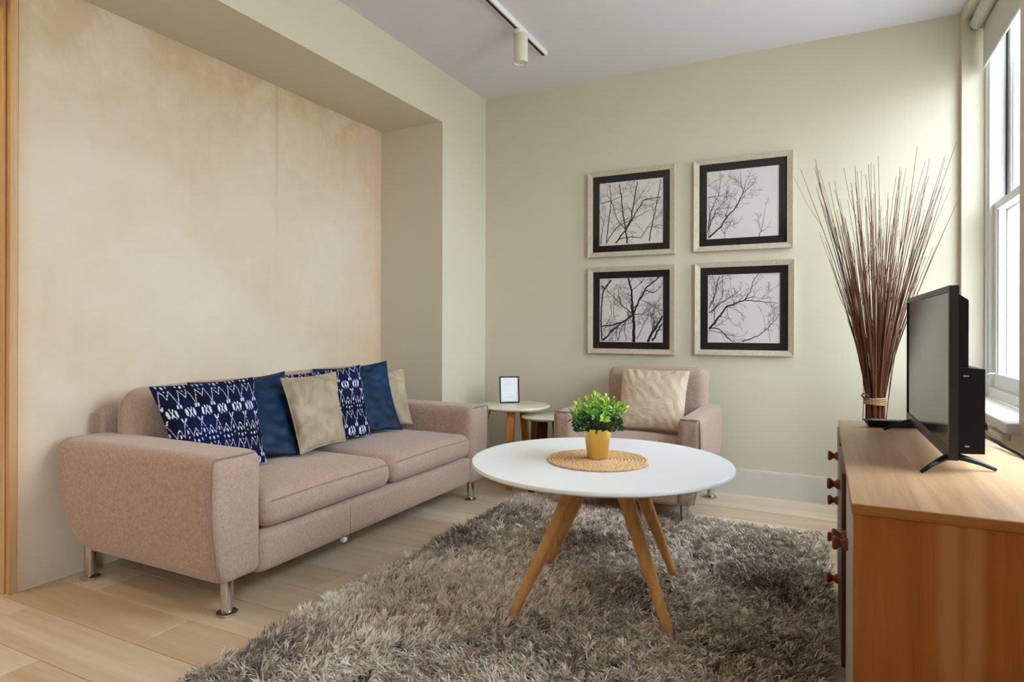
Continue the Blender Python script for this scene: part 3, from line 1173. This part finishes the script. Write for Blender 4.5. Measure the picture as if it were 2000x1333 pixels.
def plant():
    q = random.Random(21)
    crown = Vector((PX, PY, PZ + 0.105))
    count = 0
    dark = MB()
    sprigs = []
    # sprig tips: (dx along view-right, dy toward the back, dz) spread over a low dome
    for i in range(34):
        a = i * 2.39996
        rr_ = 0.115 * math.sqrt((i + 0.5) / 34)
        h_ = 0.125 * math.sqrt(max(0.0, 1 - (rr_ / 0.128) ** 2)) + q.uniform(-0.012, 0.016)
        sprigs.append((rr_ * math.cos(a), rr_ * math.sin(a), max(h_, 0.012)))
    for k, (dx, dy, dz) in enumerate(sprigs):
        tip = crown + Vector((dx, dy, dz))
        rootp = crown + Vector((dx * 0.22, dy * 0.22, -0.012))
        mid = (tip + rootp) / 2 + Vector((dx * 0.12, dy * 0.12, 0.012))
        pts = [rootp, rootp.lerp(mid, 0.5) + Vector((0, 0, 0.004)), mid, mid.lerp(tip, 0.5) + Vector((dx, dy, 0)) * 0.03, tip]
        sp = tube('sprig', pts, [0.0016, 0.0015, 0.0014, 0.0011, 0.0007], 'stem_green', pot, 5)
        axis = (tip - mid).normalized()
        bright = q.random()
        for j in range(9):
            t = 0.50 + 0.50 * (j / 8)
            p = mid.lerp(tip, (t - 0.5) * 2)
            az = j * 2.0 + k
            side = axis.orthogonal().normalized()
            side.rotate(Matrix.Rotation(az, 3, axis))
            d = (side * (1.1 - 0.9 * ((t - 0.5) * 2) ** 2) + axis * (0.35 + 0.9 * (t - 0.5) * 2)).normalized()
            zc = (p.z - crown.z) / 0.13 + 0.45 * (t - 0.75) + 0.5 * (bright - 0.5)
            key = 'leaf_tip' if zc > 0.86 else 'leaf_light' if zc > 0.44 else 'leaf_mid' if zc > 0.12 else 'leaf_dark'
            nz = (axis - d * axis.dot(d)).normalized()
            xx = d.cross(nz).normalized()
            m = Matrix((xx, d, nz)).transposed()
            if count < 300:
                lo = bpy.data.objects.new('leaf', LEAF[key])
                COL.objects.link(lo)
                lo.parent = sp
                lo.location = p - wloc(sp)
                sc = q.uniform(0.95, 1.4) * (1.1 - 0.35 * (t - 0.5) * 2)
                lo.rotation_euler = m.to_euler()
                lo.scale = (sc, sc, sc)
                count += 1
    # the crowded dark leaves low in the middle
    for i in range(260):
        a = q.uniform(0, 6.28)
        rr_ = 0.088 * math.sqrt(q.random())
        zz = q.uniform(-0.006, 0.07) * (1 - (rr_ / 0.12) ** 2) + 0.004
        p = crown + Vector((rr_ * math.cos(a), rr_ * math.sin(a), zz))
        d = Vector((math.cos(a) + q.uniform(-.8, .8), math.sin(a) + q.uniform(-.8, .8), q.uniform(-0.3, 0.9))).normalized()
        nz = d.orthogonal().normalized()
        nz.rotate(Matrix.Rotation(q.uniform(0, 6.28), 3, d))
        xx = d.cross(nz)
        ln, wd = 0.024, 0.013
        V = [p, p + d * ln * .5 - xx * wd * .5, p + d * ln * .5 + nz * 0.002, p + d * ln * .5 + xx * wd * .5, p + d * ln]
        dark.add([tuple(v) for v in V], [(0, 2, 1), (0, 3, 2), (1, 2, 4), (2, 3, 4)])
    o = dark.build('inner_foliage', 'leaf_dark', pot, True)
    o['kind'] = 'stuff'


plant()


# ------------------------------------------------------------------ nested side tables with the framed card
def side_table(name, label, cx, cy, z, r, legs, wmat):
    t = thing(name, label, 'table', (cx, cy, 0))
    lathe('tabletop', [(r - 0.03, -0.026), (r - 0.006, -0.018), (r, -0.009), (r - 0.003, -0.002), (r - 0.008, 0)], (cx, cy, z), 'cream_lacquer', t, 80)
    for ax, ay, bx, by in legs:                       # foot, top
        V = []
        d = math.atan2(by - cy, bx - cx)
        for (x, y, zz, wd) in ((ax, ay, 0.0, 0.017), (bx, by, z - 0.02, 0.024)):
            for k in range(4):
                a = d + math.pi / 4 + k * math.pi / 2
                V.append((x + wd * 1.414 * math.cos(a), y + wd * 1.414 * math.sin(a), zz))
        mesh('leg', V, [(3, 2, 1, 0), (4, 5, 6, 7), (0, 1, 5, 4), (1, 2, 6, 5), (2, 3, 7, 6), (3, 0, 4, 7)], wmat, t)
    return t


side_table('side_table', 'taller round cream side table in the corner, holding the framed card', -1.902, 3.855, 0.525, 0.252,
           ((-1.822, 3.628, -1.860, 3.735), (-2.215, 3.80, -2.09, 3.83), (-1.92, 4.13, -1.91, 4.03)), 'teak_leg')
side_table('side_table', 'lower round cream side table nested beside the armchair', -1.640, 3.800, 0.474, 0.160,
           ((-1.672, 3.655, -1.660, 3.70), (-1.535, 3.80, -1.555, 3.79), (-1.70, 3.90, -1.68, 3.87)), 'dark_teak')

sg = thing('framed_card', 'small black-framed white card leaning on the taller side table', 'frame', (-1.96, 3.92, 0.525))
A, B = np.array((-2.020, 3.880, 0.5255)), np.array((-1.908, 3.962, 0.5255))
ex = (B - A)
wid = np.linalg.norm(ex)
ex /= wid
back = np.array((-ex[1], ex[0], 0))
ez = np.array((0, 0, 1.0)) * math.cos(0.16) + back * math.sin(0.16)
en = np.cross(ex, ez)


def slab(name, u0, u1, v0, v1, n0, n1, mat, parent):
    V = [A + ex * u + ez * v - en * (-n) for u in (u0, u1) for v in (v0, v1) for n in (n0, n1)]
    return mesh(name, V, [(0, 1, 3, 2), (4, 6, 7, 5), (0, 4, 5, 1), (2, 3, 7, 6), (0, 2, 6, 4), (1, 5, 7, 3)], mat, parent)


HC = 0.185
slab('backing', 0.004, wid - 0.004, 0.004, HC - 0.004, -0.008, -0.003, 'black_plastic', sg)
fb = MB()
for u0, u1, v0, v1 in ((0, wid, 0, 0.008), (0, wid, HC - 0.008, HC), (0, 0.008, 0.008, HC - 0.008), (wid - 0.008, wid, 0.008, HC - 0.008)):
    V = [A + ex * u + ez * v + en * n for u in (u0, u1) for v in (v0, v1) for n in (-0.009, 0.004)]
    fb.add(V, [(0, 1, 3, 2), (4, 6, 7, 5), (0, 4, 5, 1), (2, 3, 7, 6), (0, 2, 6, 4), (1, 5, 7, 3)])
fo = fb.build('frame', 'black_plastic', sg)
fix_normals(fo.data)
cardo = slab('card', 0.008, wid - 0.008, 0.008, HC - 0.008, -0.003, -0.001, 'paper', sg)
fix_normals(cardo.data)
tl = MB()
for v, a, b in ((0.148, 0.058, 0.082), (0.132, 0.035, 0.105), (0.037, 0.040, 0.100)):
    V = [A + ex * u + ez * vv + en * n for u in (a, b) for vv in (v, v + 0.0016) for n in (-0.001, -0.0006)]
    tl.add(V, [(0, 1, 3, 2), (4, 6, 7, 5), (0, 4, 5, 1), (2, 3, 7, 6), (0, 2, 6, 4), (1, 5, 7, 3)])
tl.build('faint_print', 'faint_ink', cardo)
V0 = A + ex * (wid / 2) + ez * 0.11 - en * 0.009
foot = np.array((V0[0], V0[1], 0.5255)) + back * 0.055
tube('easel_strut', [tuple(V0), tuple(foot + np.array((0, 0, 0.003)))], 0.004, 'black_plastic', sg, 6)


# ------------------------------------------------------------------ four framed branch photographs
def strip(segs, pts, w0, w1):
    n = len(pts)
    for i in range(n - 1):
        a, b = pts[i], pts[i + 1]
        if all(0 <= c <= 1 for c in (*a, *b)):
            segs.append((*a, *b, w0 + (w1 - w0) * i / (n - 1), w0 + (w1 - w0) * (i + 1) / (n - 1)))


def twig_walk(q, segs, x, y, ang, ln, w, depth):
    n = max(3, int(ln / 0.03))
    pts = [(x, y)]
    curl = q.gauss(0, 0.10)
    for i in range(n):
        x, y = x + math.cos(ang) * ln / n, y + math.sin(ang) * ln / n
        pts.append((x, y))
        ang += curl + q.gauss(0, 0.16)
        if depth > 0 and i > 0 and q.random() < 0.55:
            twig_walk(q, segs, x, y, ang + q.choice((-1, 1)) * q.uniform(0.5, 1.0), ln * q.uniform(0.3, 0.6), max(w * 0.65, 0.0035), depth - 1)
    strip(segs, pts, w, max(w * 0.4, 0.0028))


def limb(q, segs, pts, w0, w1, twigs):
    """a bough drawn along the given points, with side twigs along it"""
    P_ = [Vector(p) for p in pts]
    out = []
    for a, b in zip(P_[:-1], P_[1:]):
        m = max(2, int((b - a).length / 0.03))
        out += [a.lerp(b, k / m) for k in range(m)]
    out.append(P_[-1])
    out = [Vector((p.x + q.gauss(0, 0.0035), p.y + q.gauss(0, 0.0035))) for p in out]
    strip(segs, [tuple(p) for p in out], w0, w1)
    for _ in range(twigs):
        k = q.randint(len(out) // 5, len(out) - 2)
        d = out[k + 1] - out[k]
        a = math.atan2(d.y, d.x) + q.choice((-1, 1)) * q.uniform(0.35, 0.95)
        twig_walk(q, segs, out[k].x, out[k].y, a, q.uniform(0.10, 0.26), max(0.0045, 0.35 * (w0 + (w1 - w0) * k / len(out))), 2)
    if twigs:
        d = out[-1] - out[-2]
        twig_walk(q, segs, out[-1].x, out[-1].y, math.atan2(d.y, d.x), 0.14, w1 * 0.8, 2)


def picture(label, x0, x1, z0, z1, seed, limbs):
    t = thing('framed_photograph', label, 'picture', ((x0 + x1) / 2, YB - 0.02, z0), 'framed branch photographs')
    fw = 0.033
    yb, yf = YB - 0.002, YB - 0.034
    for xa, xb, za, zb, horizontal in ((x0, x1, z1 - fw, z1, 1), (x0, x1, z0, z0 + fw, 1), (x0, x0 + fw, z0, z1, 0), (x1 - fw, x1, z0, z1, 0)):
        # mitred rail: outer face full length, inner face shortened
        if horizontal:
            inner_z = za if zb == z1 else zb
            outer_z = zb if zb == z1 else za
            P4 = [(xa, outer_z), (xb, outer_z), (xb - fw, inner_z), (xa + fw, inner_z)]
        else:
            inner_x = xb if xa == x0 else xa
            outer_x = xa if xa == x0 else xb
            P4 = [(outer_x, za), (outer_x, zb), (inner_x, zb - fw), (inner_x, za + fw)]
        V = [(p[0], yb, p[1]) for p in P4] + [(p[0], yf if i < 2 else yf + 0.008, p[1]) for i, p in enumerate(P4)]
        o = mesh('frame_rail', V, [(0, 1, 2, 3), (7, 6, 5, 4), (0, 4, 5, 1), (1, 5, 6, 2), (2, 6, 7, 3), (3, 7, 4, 0)], 'champagne_frame', t)
        fix_normals(o.data)
    a, b, c, d = x0 + fw, x1 - fw, z0 + fw, z1 - fw
    mw = 0.046
    mt = MB()
    mt.box(a, b, yb - 0.012, yb - 0.009, d - mw, d).box(a, b, yb - 0.012, yb - 0.009, c, c + mw)
    mt.box(a, a + mw, yb - 0.012, yb - 0.009, c + mw, d - mw).box(b - mw, b, yb - 0.012, yb - 0.009, c + mw, d - mw)
    mt.build('mount', 'mat_black', t)
    pr = MB().box(a + mw - 0.004, b - mw + 0.004, yb - 0.008, yb - 0.006, c + mw - 0.004, d - mw + 0.004).build('print', 'print_paper', t)
    q = random.Random(seed)
    segs = []
    for pts_, wa, wb, tw in limbs:
        limb(q, segs, pts_, wa, wb, tw)
    pw, ph_ = (b - a - 2 * mw), (d - c - 2 * mw)
    br = MB()
    for i, (ax, ay, bx, by, w0, w1) in enumerate(segs):
        dx, dy = bx - ax, by - ay
        L = math.hypot(dx, dy) or 1
        nx, ny = -dy / L, dx / L
        ex_ = dx * 0.08
        ey_ = dy * 0.08
        yy = yb - 0.0083 - 0.0000015 * (i % 300)
        pts = [(ax + nx * w0 / 2, ay + ny * w0 / 2), (ax - nx * w0 / 2, ay - ny * w0 / 2), (bx + ex_ - nx * w1 / 2, by + ey_ - ny * w1 / 2), (bx + ex_ + nx * w1 / 2, by + ey_ + ny * w1 / 2)]
        br.add([(a + mw + min(max(px, 0), 1) * pw, yy, c + mw + min(max(py, 0), 1) * ph_) for px, py in pts], [(0, 1, 2, 3)])
    bo = br.build('branch_print', 'branch_ink', pr)
    bo['kind'] = 'stuff'
    MB().box(a - 0.002, b + 0.002, yb - 0.0185, yb - 0.0165, c - 0.002, d + 0.002).build('picture_glass', 'picture_glass', t)


picture('upper framed photograph with a dense tangle of branches, above the lower tangle picture', -1.487, -0.884, 1.545, 2.140, 5,
        [([(.45, 0), (.42, .24), (.50, .38), (.54, .6), (.58, .85), (.61, 1)], .024, .012, 7), ([(.42, .24), (.37, .55), (.35, .8), (.31, 1)], .020, .012, 5),
         ([(.24, 0), (.45, .27), (.55, .45), (.71, .68), (.97, .70)], .022, .012, 6), ([(.12, .06), (.27, .28), (.45, .36), (.76, .5)], .014, .007, 5),
         ([(.78, 0), (.84, .33), (.92, .7), (.97, 1)], .016, .009, 6), ([(.11, .03), (.15, .37), (.19, .7), (.16, 1)], .015, .009, 6),
         ([(0, .68), (.12, .70), (.36, .76)], .012, .007, 2), ([(.31, .1), (.50, .115), (.66, .1), (.8, .3)], .014, .007, 4), ([(.19, .7), (.29, .4), (.42, .24)], .008, .012, 2),
         ([(.02, .02), (.05, .3), (.10, .5)], .012, .006, 4), ([(.54, .6), (.72, .85)], .009, .005, 3)])
picture('upper framed photograph with mostly blank sky and branches at its lower side', -0.760, -0.170, 1.548, 2.143, 8,
        [([(.02, .02), (.2, .17), (.28, .3), (.42, .45), (.51, .64), (.6, .72)], .024, .008, 3), ([(.27, .32), (.30, .42), (.32, .5)], .010, .006, 1),
         ([(.51, .64), (.50, .75), (.48, .88)], .009, .005, 3), ([(.50, .62), (.53, .70), (.56, .82)], .008, .005, 1), ([(.02, .15), (.13, .42), (.25, .53)], .012, .006, 4),
         ([(.01, .1), (.06, .42), (.17, .65), (.2, .9)], .011, .005, 6), ([(0, .62), (.13, .63)], .010, .006, 1), ([(0, .77), (.13, .87)], .006, .004, 2), ([(.03, .05), (.05, .3), (.03, .5)], .009, .005, 5),
         ([(.25, 0), (.27, .17)], .006, .004, 5), ([(.73, 0), (.78, .17), (.81, .35)], .009, .004, 1), ([(.75, .07), (.84, .10)], .005, .003, 0), ([(.75, .10), (.73, .2)], .005, .003, 1)])
picture('lower framed photograph with branches radiating thickly from a trunk', -1.484, -0.883, 0.875, 1.474, 12,
        [([(.55, 0), (.55, .2), (.54, .43)], .048, .036, 1), ([(.54, .43), (.52, .65), (.51, .8), (.46, 1)], .034, .024, 4), ([(.54, .43), (.63, .64), (.74, .84), (.95, 1)], .026, .018, 4),
         ([(.54, .43), (.37, .31), (.19, .26), (.02, .25)], .028, .018, 5), ([(.54, .43), (.35, .58), (.14, .8)], .014, .008, 5), ([(.04, 0), (.19, .16), (.37, .31)], .028, .018, 4),
         ([(.76, 0), (.84, .16), (.98, .37)], .038, .028, 4), ([(.82, 0), (.97, .26)], .028, .022, 2), ([(.04, .02), (.02, .4), (.05, .8), (.2, 1)], .020, .020, 4), ([(.0, .92), (.08, .84), (.18, .97)], .024, .016, 0),
         ([(.54, .43), (.71, .44), (.84, .55)], .012, .006, 6), ([(.3, .27), (.27, .12), (.3, 0)], .012, .008, 4), ([(.74, .8), (.85, .76), (.97, .84)], .014, .007, 3), ([(.42, .35), (.40, .15), (.45, 0)], .010, .006, 4),
         ([(.25, .68), (.22, .45), (.28, .3)], .006, .005, 3), ([(.65, .66), (.80, .60), (.98, .5)], .008, .006, 5), ([(.3, .0), (.34, .2), (.44, .36)], .012, .007, 5), ([(.52, .8), (.66, .92), (.72, 1)], .010, .006, 4), ([(.35, .58), (.3, .8), (.36, .97)], .009, .005, 5), ([(.10, .25), (.2, .45), (.16, .65)], .009, .005, 5), ([(.6, .05), (.68, .22), (.76, .4)], .010, .005, 5), ([(.84, .16), (.82, .4), (.9, .58)], .010, .005, 4)])
picture('lower framed photograph with a long bough reaching sideways, nearest the twig bundle', -0.752, -0.162, 0.880, 1.475, 15,
        [([(.02, .2), (.16, .38), (.27, .53), (.52, .62)], .030, .016, 4), ([(.52, .62), (.7, .6), (.97, .57)], .013, .006, 6), ([(.52, .62), (.6, .74), (.63, .88), (.71, 1)], .012, .008, 2),
         ([(.02, .44), (.18, .58), (.4, .72)], .016, .008, 5), ([(.02, .5), (.11, .73), (.16, .97)], .012, .007, 5), ([(.05, .42), (.22, .7), (.2, .98)], .009, .006, 4), ([(.27, .53), (.29, .38), (.34, .3)], .007, .005, 1),
         ([(.01, .22), (.16, .2), (.34, .02)], .016, .010, 4), ([(.02, .18), (.22, .14), (.38, .10)], .009, .005, 3), ([(.5, .02), (.7, .1), (.84, .22), (.96, .36)], .015, .007, 4), ([(.84, .22), (.87, .02)], .005, .004, 0),
         ([(.27, .53), (.40, .48)], .007, .004, 1), ([(.1, .3), (.08, .6), (.12, .85)], .010, .006, 5)])

# ------------------------------------------------------------------ sideboard
ZB = 0.68
SBY0, SBY1 = 1.514, 2.880
sb = thing('sideboard', 'long oak sideboard with turned knobs under the window', 'sideboard', (0.28, 2.2, 0))
tp = bevel_box('top_panel', 0.054, 0.507, SBY0 - 0.001, SBY1, ZB - 0.022, ZB, 'oak_top', sb, 0.0015)
bevel_box('edge_strip', 0.0545, 0.5065, SBY0 - 0.0035, SBY0 - 0.0008, ZB - 0.0215, ZB - 0.001, 'oak_edge', tp, 0.0006)
bevel_box('side_panel', 0.058, 0.500, SBY0 + 0.001, SBY0 + 0.020, 0.10, ZB - 0.0225, 'oak_veneer', sb, 0.001)
bevel_box('side_panel', 0.058, 0.500, SBY1 - 0.022, SBY1 - 0.003, 0.10, ZB - 0.0225, 'oak_veneer', sb, 0.001)
bevel_box('back_panel', 0.484, 0.496, SBY0 + 0.021, SBY1 - 0.023, 0.11, ZB - 0.024, 'dark_teak', sb, 0)
bevel_box('bottom_panel', 0.075, 0.483, SBY0 + 0.021, SBY1 - 0.023, 0.11, 0.128, 'dark_teak', sb, 0)
for y in (1.945, 2.435):
    bevel_box('divider', 0.075, 0.483, y - 0.009, y + 0.009, 0.129, ZB - 0.024, 'dark_teak', sb, 0)


def knob(parent, x, y, z):
    lathe('knob', [(0.016, 0.0), (0.0155, 0.007), (0.0095, 0.014), (0.0095, 0.018), (0.016, 0.025), (0.0175, 0.030), (0.0155, 0.0345), (0.010, 0.036)], (x, y, z), 'knob_wood', parent, 20, (-1, 0, 0))


d = bevel_box('door', 0.056, 0.074, SBY0 + 0.022, 1.934, 0.115, ZB - 0.026, 'grey_front', sb, 0.002)
knob(d, 0.056, 1.78, 0.510)
knob(d, 0.056, 1.90, 0.494)
d = bevel_box('door', 0.046, 0.074, 1.956, 2.424, 0.115, ZB - 0.030, 'dark_teak', sb, 0.002)
knob(d, 0.046, 2.20, 0.566)
knob(d, 0.046, 2.36, 0.215)
for za, zb_, mt_ in ((0.575, ZB - 0.026, 'dark_teak'), (0.355, 0.570, 'grey_front'), (0.115, 0.350, 'grey_front')):
    d = bevel_box('drawer', 0.050, 0.074, 2.446, SBY1 - 0.024, za, zb_, mt_, sb, 0.002)
    zk = {0.575: 0.590, 0.355: 0.430, 0.115: 0.296}[za]
    knob(d, 0.050, 2.55, zk)
for x in (0.095, 0.462):
    for y in (SBY0 + 0.05, SBY1 - 0.05):
        lathe('leg', [(0.013, 0.0), (0.019, 0.11)], (x, y, 0), 'dark_teak', sb, 16)

# ------------------------------------------------------------------ television
tv = thing('television', 'black flat television on splayed feet on the sideboard', 'television', (0.31, 2.34, ZB))


def tvx(y):
    return 0.290 - 0.010 * (y - 1.93) / 0.82


def tv_box(name, f0, f1, y0, y1, z0, z1, mat, parent, cham=0.0):
    V = []
    for y in (y0, y1):
        b = tvx(y)
        V += [(b + f0, y, z0), (b + f1, y, z0 + cham), (b + f1, y, z1 - cham), (b + f0, y, z1)]
    o = mesh(name, V, [(0, 1, 2, 3), (7, 6, 5, 4), (0, 4, 5, 1), (1, 5, 6, 2), (2, 6, 7, 3), (3, 7, 4, 0)], mat, parent)
    fix_normals(o.data)
    return o


tv_box('panel', 0.003, 0.018, 1.932, 2.748, 0.717, 1.160, 'black_plastic', tv)
bz = []
for y0, y1, z0, z1, mt_ in ((1.930, 2.750, 1.146, 1.162, 'bezel_grey'), (1.930, 2.750, 0.715, 0.741, 'bezel_grey'), (1.930, 1.944, 0.741, 1.146, 'bezel_grey'), (2.736, 2.750, 0.741, 1.146, 'black_gloss')):
    tv_box('bezel', -0.003, 0.0165, y0, y1, z0, z1, mt_, tv)
tv_box('screen', 0.0005, 0.0029, 1.944, 2.736, 0.741, 1.146, 'screen', tv)
tv_box('rear_housing', 0.018, 0.044, 1.965, 2.715, 0.93, 1.145, 'black_plastic', tv, 0.02)
rh = tv_box('rear_housing', 0.018, 0.078, 1.960, 2.72, 0.728, 0.952, 'black_plastic', tv, 0.004)
MB().box(tvx(1.96) + 0.032, tvx(1.96) + 0.044, 1.9588, 1.9601, 0.928, 0.931).build('mark', 'mark_white', rh)
MB().box(tvx(1.96) + 0.036, tvx(1.96) + 0.045, 1.9588, 1.9601, 0.747, 0.751).build('mark', 'mark_white', rh)
lathe('dial', [(0.012, 0), (0.012, 0.012), (0.010, 0.014)], (tvx(2.0) + 0.077, 2.0, 0.80), 'black_plastic', rh, 18, (1, 0, 0))
for yc, fx0, fy0, fx1, fy1 in ((1.975, 0.225, 1.905, 0.402, 2.02), (2.66, 0.196, 2.640, 0.352, 2.672)):
    x = tvx(yc) + 0.010
    mid = Vector((x, yc, 0.720))
    for ax, ay in ((fx0, fy0), (fx1, fy1)):
        a = Vector((ax, ay, ZB + 0.0045))
        d = (mid - a)
        pts = [a, a.lerp(mid, 0.35) + Vector((0, 0, 0.004)), a.lerp(mid, 0.7) + Vector((0, 0, 0.004)), mid + d * 0.06]
        V, F = tube_arrays(pts, [0.0045, 0.006, 0.008, 0.010], 8)
        mesh('foot', V, F, 'black_plastic', tv, True)

# remote control, behind the television's farther foot
rc = thing('remote_control', 'slim black remote control with grey buttons lying beside the television foot', 'remote', (0.265, 2.74, ZB))
ra, rb_ = Vector((0.150, 2.705, 0)), Vector((0.385, 2.760, 0))
rd = (rb_ - ra).normalized()
rn = Vector((-rd.y, rd.x, 0))
V = []
for s, zz, ins in ((0, ZB + 0.0005, 0.010), (0, ZB + 0.026, -0.004)):
    for p, sg_ in ((ra, 1), (rb_, -1)):
        for k in (0, 1):
            V.append(tuple(p + rd * ins * sg_ + rn * (0.046 * k + (ins if k == 0 else -ins)) + Vector((0, 0, zz))))
o = mesh('body', V, [(0, 1, 3, 2), (4, 6, 7, 5), (0, 2, 6, 4), (1, 5, 7, 3), (0, 4, 5, 1), (2, 3, 7, 6)], 'black_plastic', rc)
fix_normals(o.data)
for i in range(13):
    for j in range(3):
        p = ra + rd * (0.022 + i * 0.0162) + rn * (0.010 + j * 0.0125) + Vector((0, 0, ZB + 0.0258))
        V, F = [], []
        m = MB()
        V = [tuple(p + rd * a + rn * b + Vector((0, 0, c_))) for a in (0, 0.010) for b in (0, 0.008) for c_ in (0, 0.0022)]
        m.add(V, [(0, 1, 3, 2), (4, 6, 7, 5), (0, 4, 5, 1), (2, 3, 7, 6), (0, 2, 6, 4), (1, 5, 7, 3)])
        m.build('button', 'remote_grey', rc)

# cables that drop off the sideboard behind the television
o = tube('cable', [(0.372, 2.30, 0.80), (0.42, 2.35, 0.765), (0.47, 2.50, 0.705), (0.495, 2.42, 0.689), (0.508, 2.30, 0.688), (0.520, 2.24, 0.679), (0.530, 2.20, 0.655), (0.535, 2.15, 0.60), (0.54, 2.10, 0.40)], 0.0045, 'black_plastic')
tag(o, 'thicker black cable sagging behind the television toward the wall', 'cable')
o = tube('cable', [(0.372, 2.62, 0.78), (0.44, 2.70, 0.73), (0.49, 2.74, 0.69), (0.500, 2.62, 0.6845), (0.508, 2.51, 0.6858), (0.518, 2.48, 0.679), (0.528, 2.455, 0.65), (0.54, 2.42, 0.40)], 0.0035, 'black_plastic')
tag(o, 'thinner black cable lying over the back edge of the sideboard', 'cable')
bevel_box('cable_trunking', XR - 0.030, XR - 0.001, 3.16, 3.38, 0.600, 0.622, 'white_gloss', None, 0.003)
tag(bpy.data.objects['cable_trunking'], 'short white cable trunking on the wall below the window sill', 'trunking')


# ------------------------------------------------------------------ bundle of willow twigs
def twig_bundle():
    BX, BY = 0.232, 3.62
    t = thing('twig_bundle', 'tall bundle of brown willow twigs tied with rope behind the sideboard', 'twigs', (BX, BY, 0))
    q = random.Random(4)
    n = 150
    for i in range(n):
        a = i * 2.39996 + q.uniform(-0.2, 0.2)
        rr_ = 0.043 * math.sqrt((i + 0.5) / n)
        H = q.uniform(1.35, 1.93) if i % 5 else q.uniform(0.95, 1.3)
        spread = (rr_ / 0.043) ** 1.1 * q.uniform(0.75, 1.1)
        dx, dy = math.cos(a + q.uniform(-0.35, 0.35)), math.sin(a)
        cx, cy = BX + rr_ * math.cos(a), BY + rr_ * math.sin(a)
        pts, rad = [], []
        ww = q.uniform(0.0, 6.28)
        r0 = q.uniform(0.0036, 0.0056)
        m = 12
        tw_a = q.uniform(-0.6, 0.6)
        for k in range(m + 1):
            f = k / m
            z = 0.004 + H * f
            u = max(0.0, z - 0.70) / 1.2
            out = spread * (0.41 * u ** 1.35)
            out_y = out * 0.42
            wob = 0.007 * u * math.sin(9 * f + ww)
            neck = 1.0 - 0.06 * math.exp(-((z - 0.70) / 0.18) ** 2)
            ca, sa = math.cos(tw_a * u), math.sin(tw_a * u)
            pts.append((BX + (cx - BX) * neck + out * (dx * ca - dy * sa * 0.3) + wob, BY + (cy - BY) * neck + out_y * dy + wob * 0.5, z))
            rad.append(max(0.0009, r0 * (1 - 0.82 * f ** 1.15)))
        mt_ = ('twig_a', 'twig_b', 'twig_c')[q.choice((0, 0, 1, 1, 2))]
        V, F = tube_arrays(pts, rad, 5)
        # a side shoot or two near the tip
        for _ in range(q.choice((0, 1, 1, 2))):
            kk = q.randint(7, 10)
            p = Vector(pts[kk])
            d = (Vector(pts[kk + 1]) - p).normalized()
            s = Vector((q.uniform(-1, 1), q.uniform(-0.5, 0.5), 0)) * 0.28
            L = q.uniform(0.14, 0.34)
            sp = [p, p + (d + s).normalized() * L * 0.5, p + (d + s).normalized() * L * 0.5 + (d + s * 0.4).normalized() * L * 0.5]
            v2, f2 = tube_arrays(sp, [rad[kk] * 0.7, rad[kk] * 0.5, 0.0008], 4)
            b = len(V)
            V = V + v2
            F = F + [tuple(j + b for j in f) for f in f2]
        mesh('twig', V, F, mt_, t, True)
    # stray twigs leaning out
    for pts in ([(BX + 0.05, BY - 0.02, 0.66), (BX + 0.085, BY - 0.03, 0.95), (BX + 0.15, BY - 0.03, 1.2), (BX + 0.22, BY, 1.52)],
                [(BX + 0.045, BY - 0.03, 0.60), (BX + 0.07, BY - 0.04, 0.90), (BX + 0.12, BY - 0.03, 1.15), (BX + 0.19, BY, 1.40)],
                [(BX - 0.06, BY - 0.02, 0.45), (BX - 0.052, BY - 0.035, 0.72), (BX - 0.06, BY - 0.03, 0.9), (BX - 0.075, BY - 0.02, 1.0)],
                [(BX - 0.045, BY - 0.03, 0.8), (BX - 0.07, BY - 0.04, 1.0), (BX - 0.10, BY - 0.04, 1.14)]):
        tube('twig', pts, [0.0018, 0.0016, 0.0013, 0.0009][:len(pts)], 'twig_a', t, 5)
    for i in range(4):
        z = 0.676 + i * 0.0088
        ring = [(BX + (0.0475 + 0.001 * (i % 2)) * math.cos(b), BY + 0.0475 * math.sin(b), z + 0.002 * math.sin(2 * b + i)) for b in np.linspace(0, 2 * math.pi, 36, endpoint=False)]
        tube('rope_coil', ring, 0.0048, 'rope', t, 7, True)
    tube('rope_end', [(BX - 0.045, BY - 0.03, 0.698), (BX - 0.062, BY - 0.045, 0.716), (BX - 0.056, BY - 0.055, 0.730), (BX - 0.040, BY - 0.050, 0.722), (BX - 0.030, BY - 0.046, 0.704)], 0.0035, 'twig_a', t, 7)


twig_bundle()
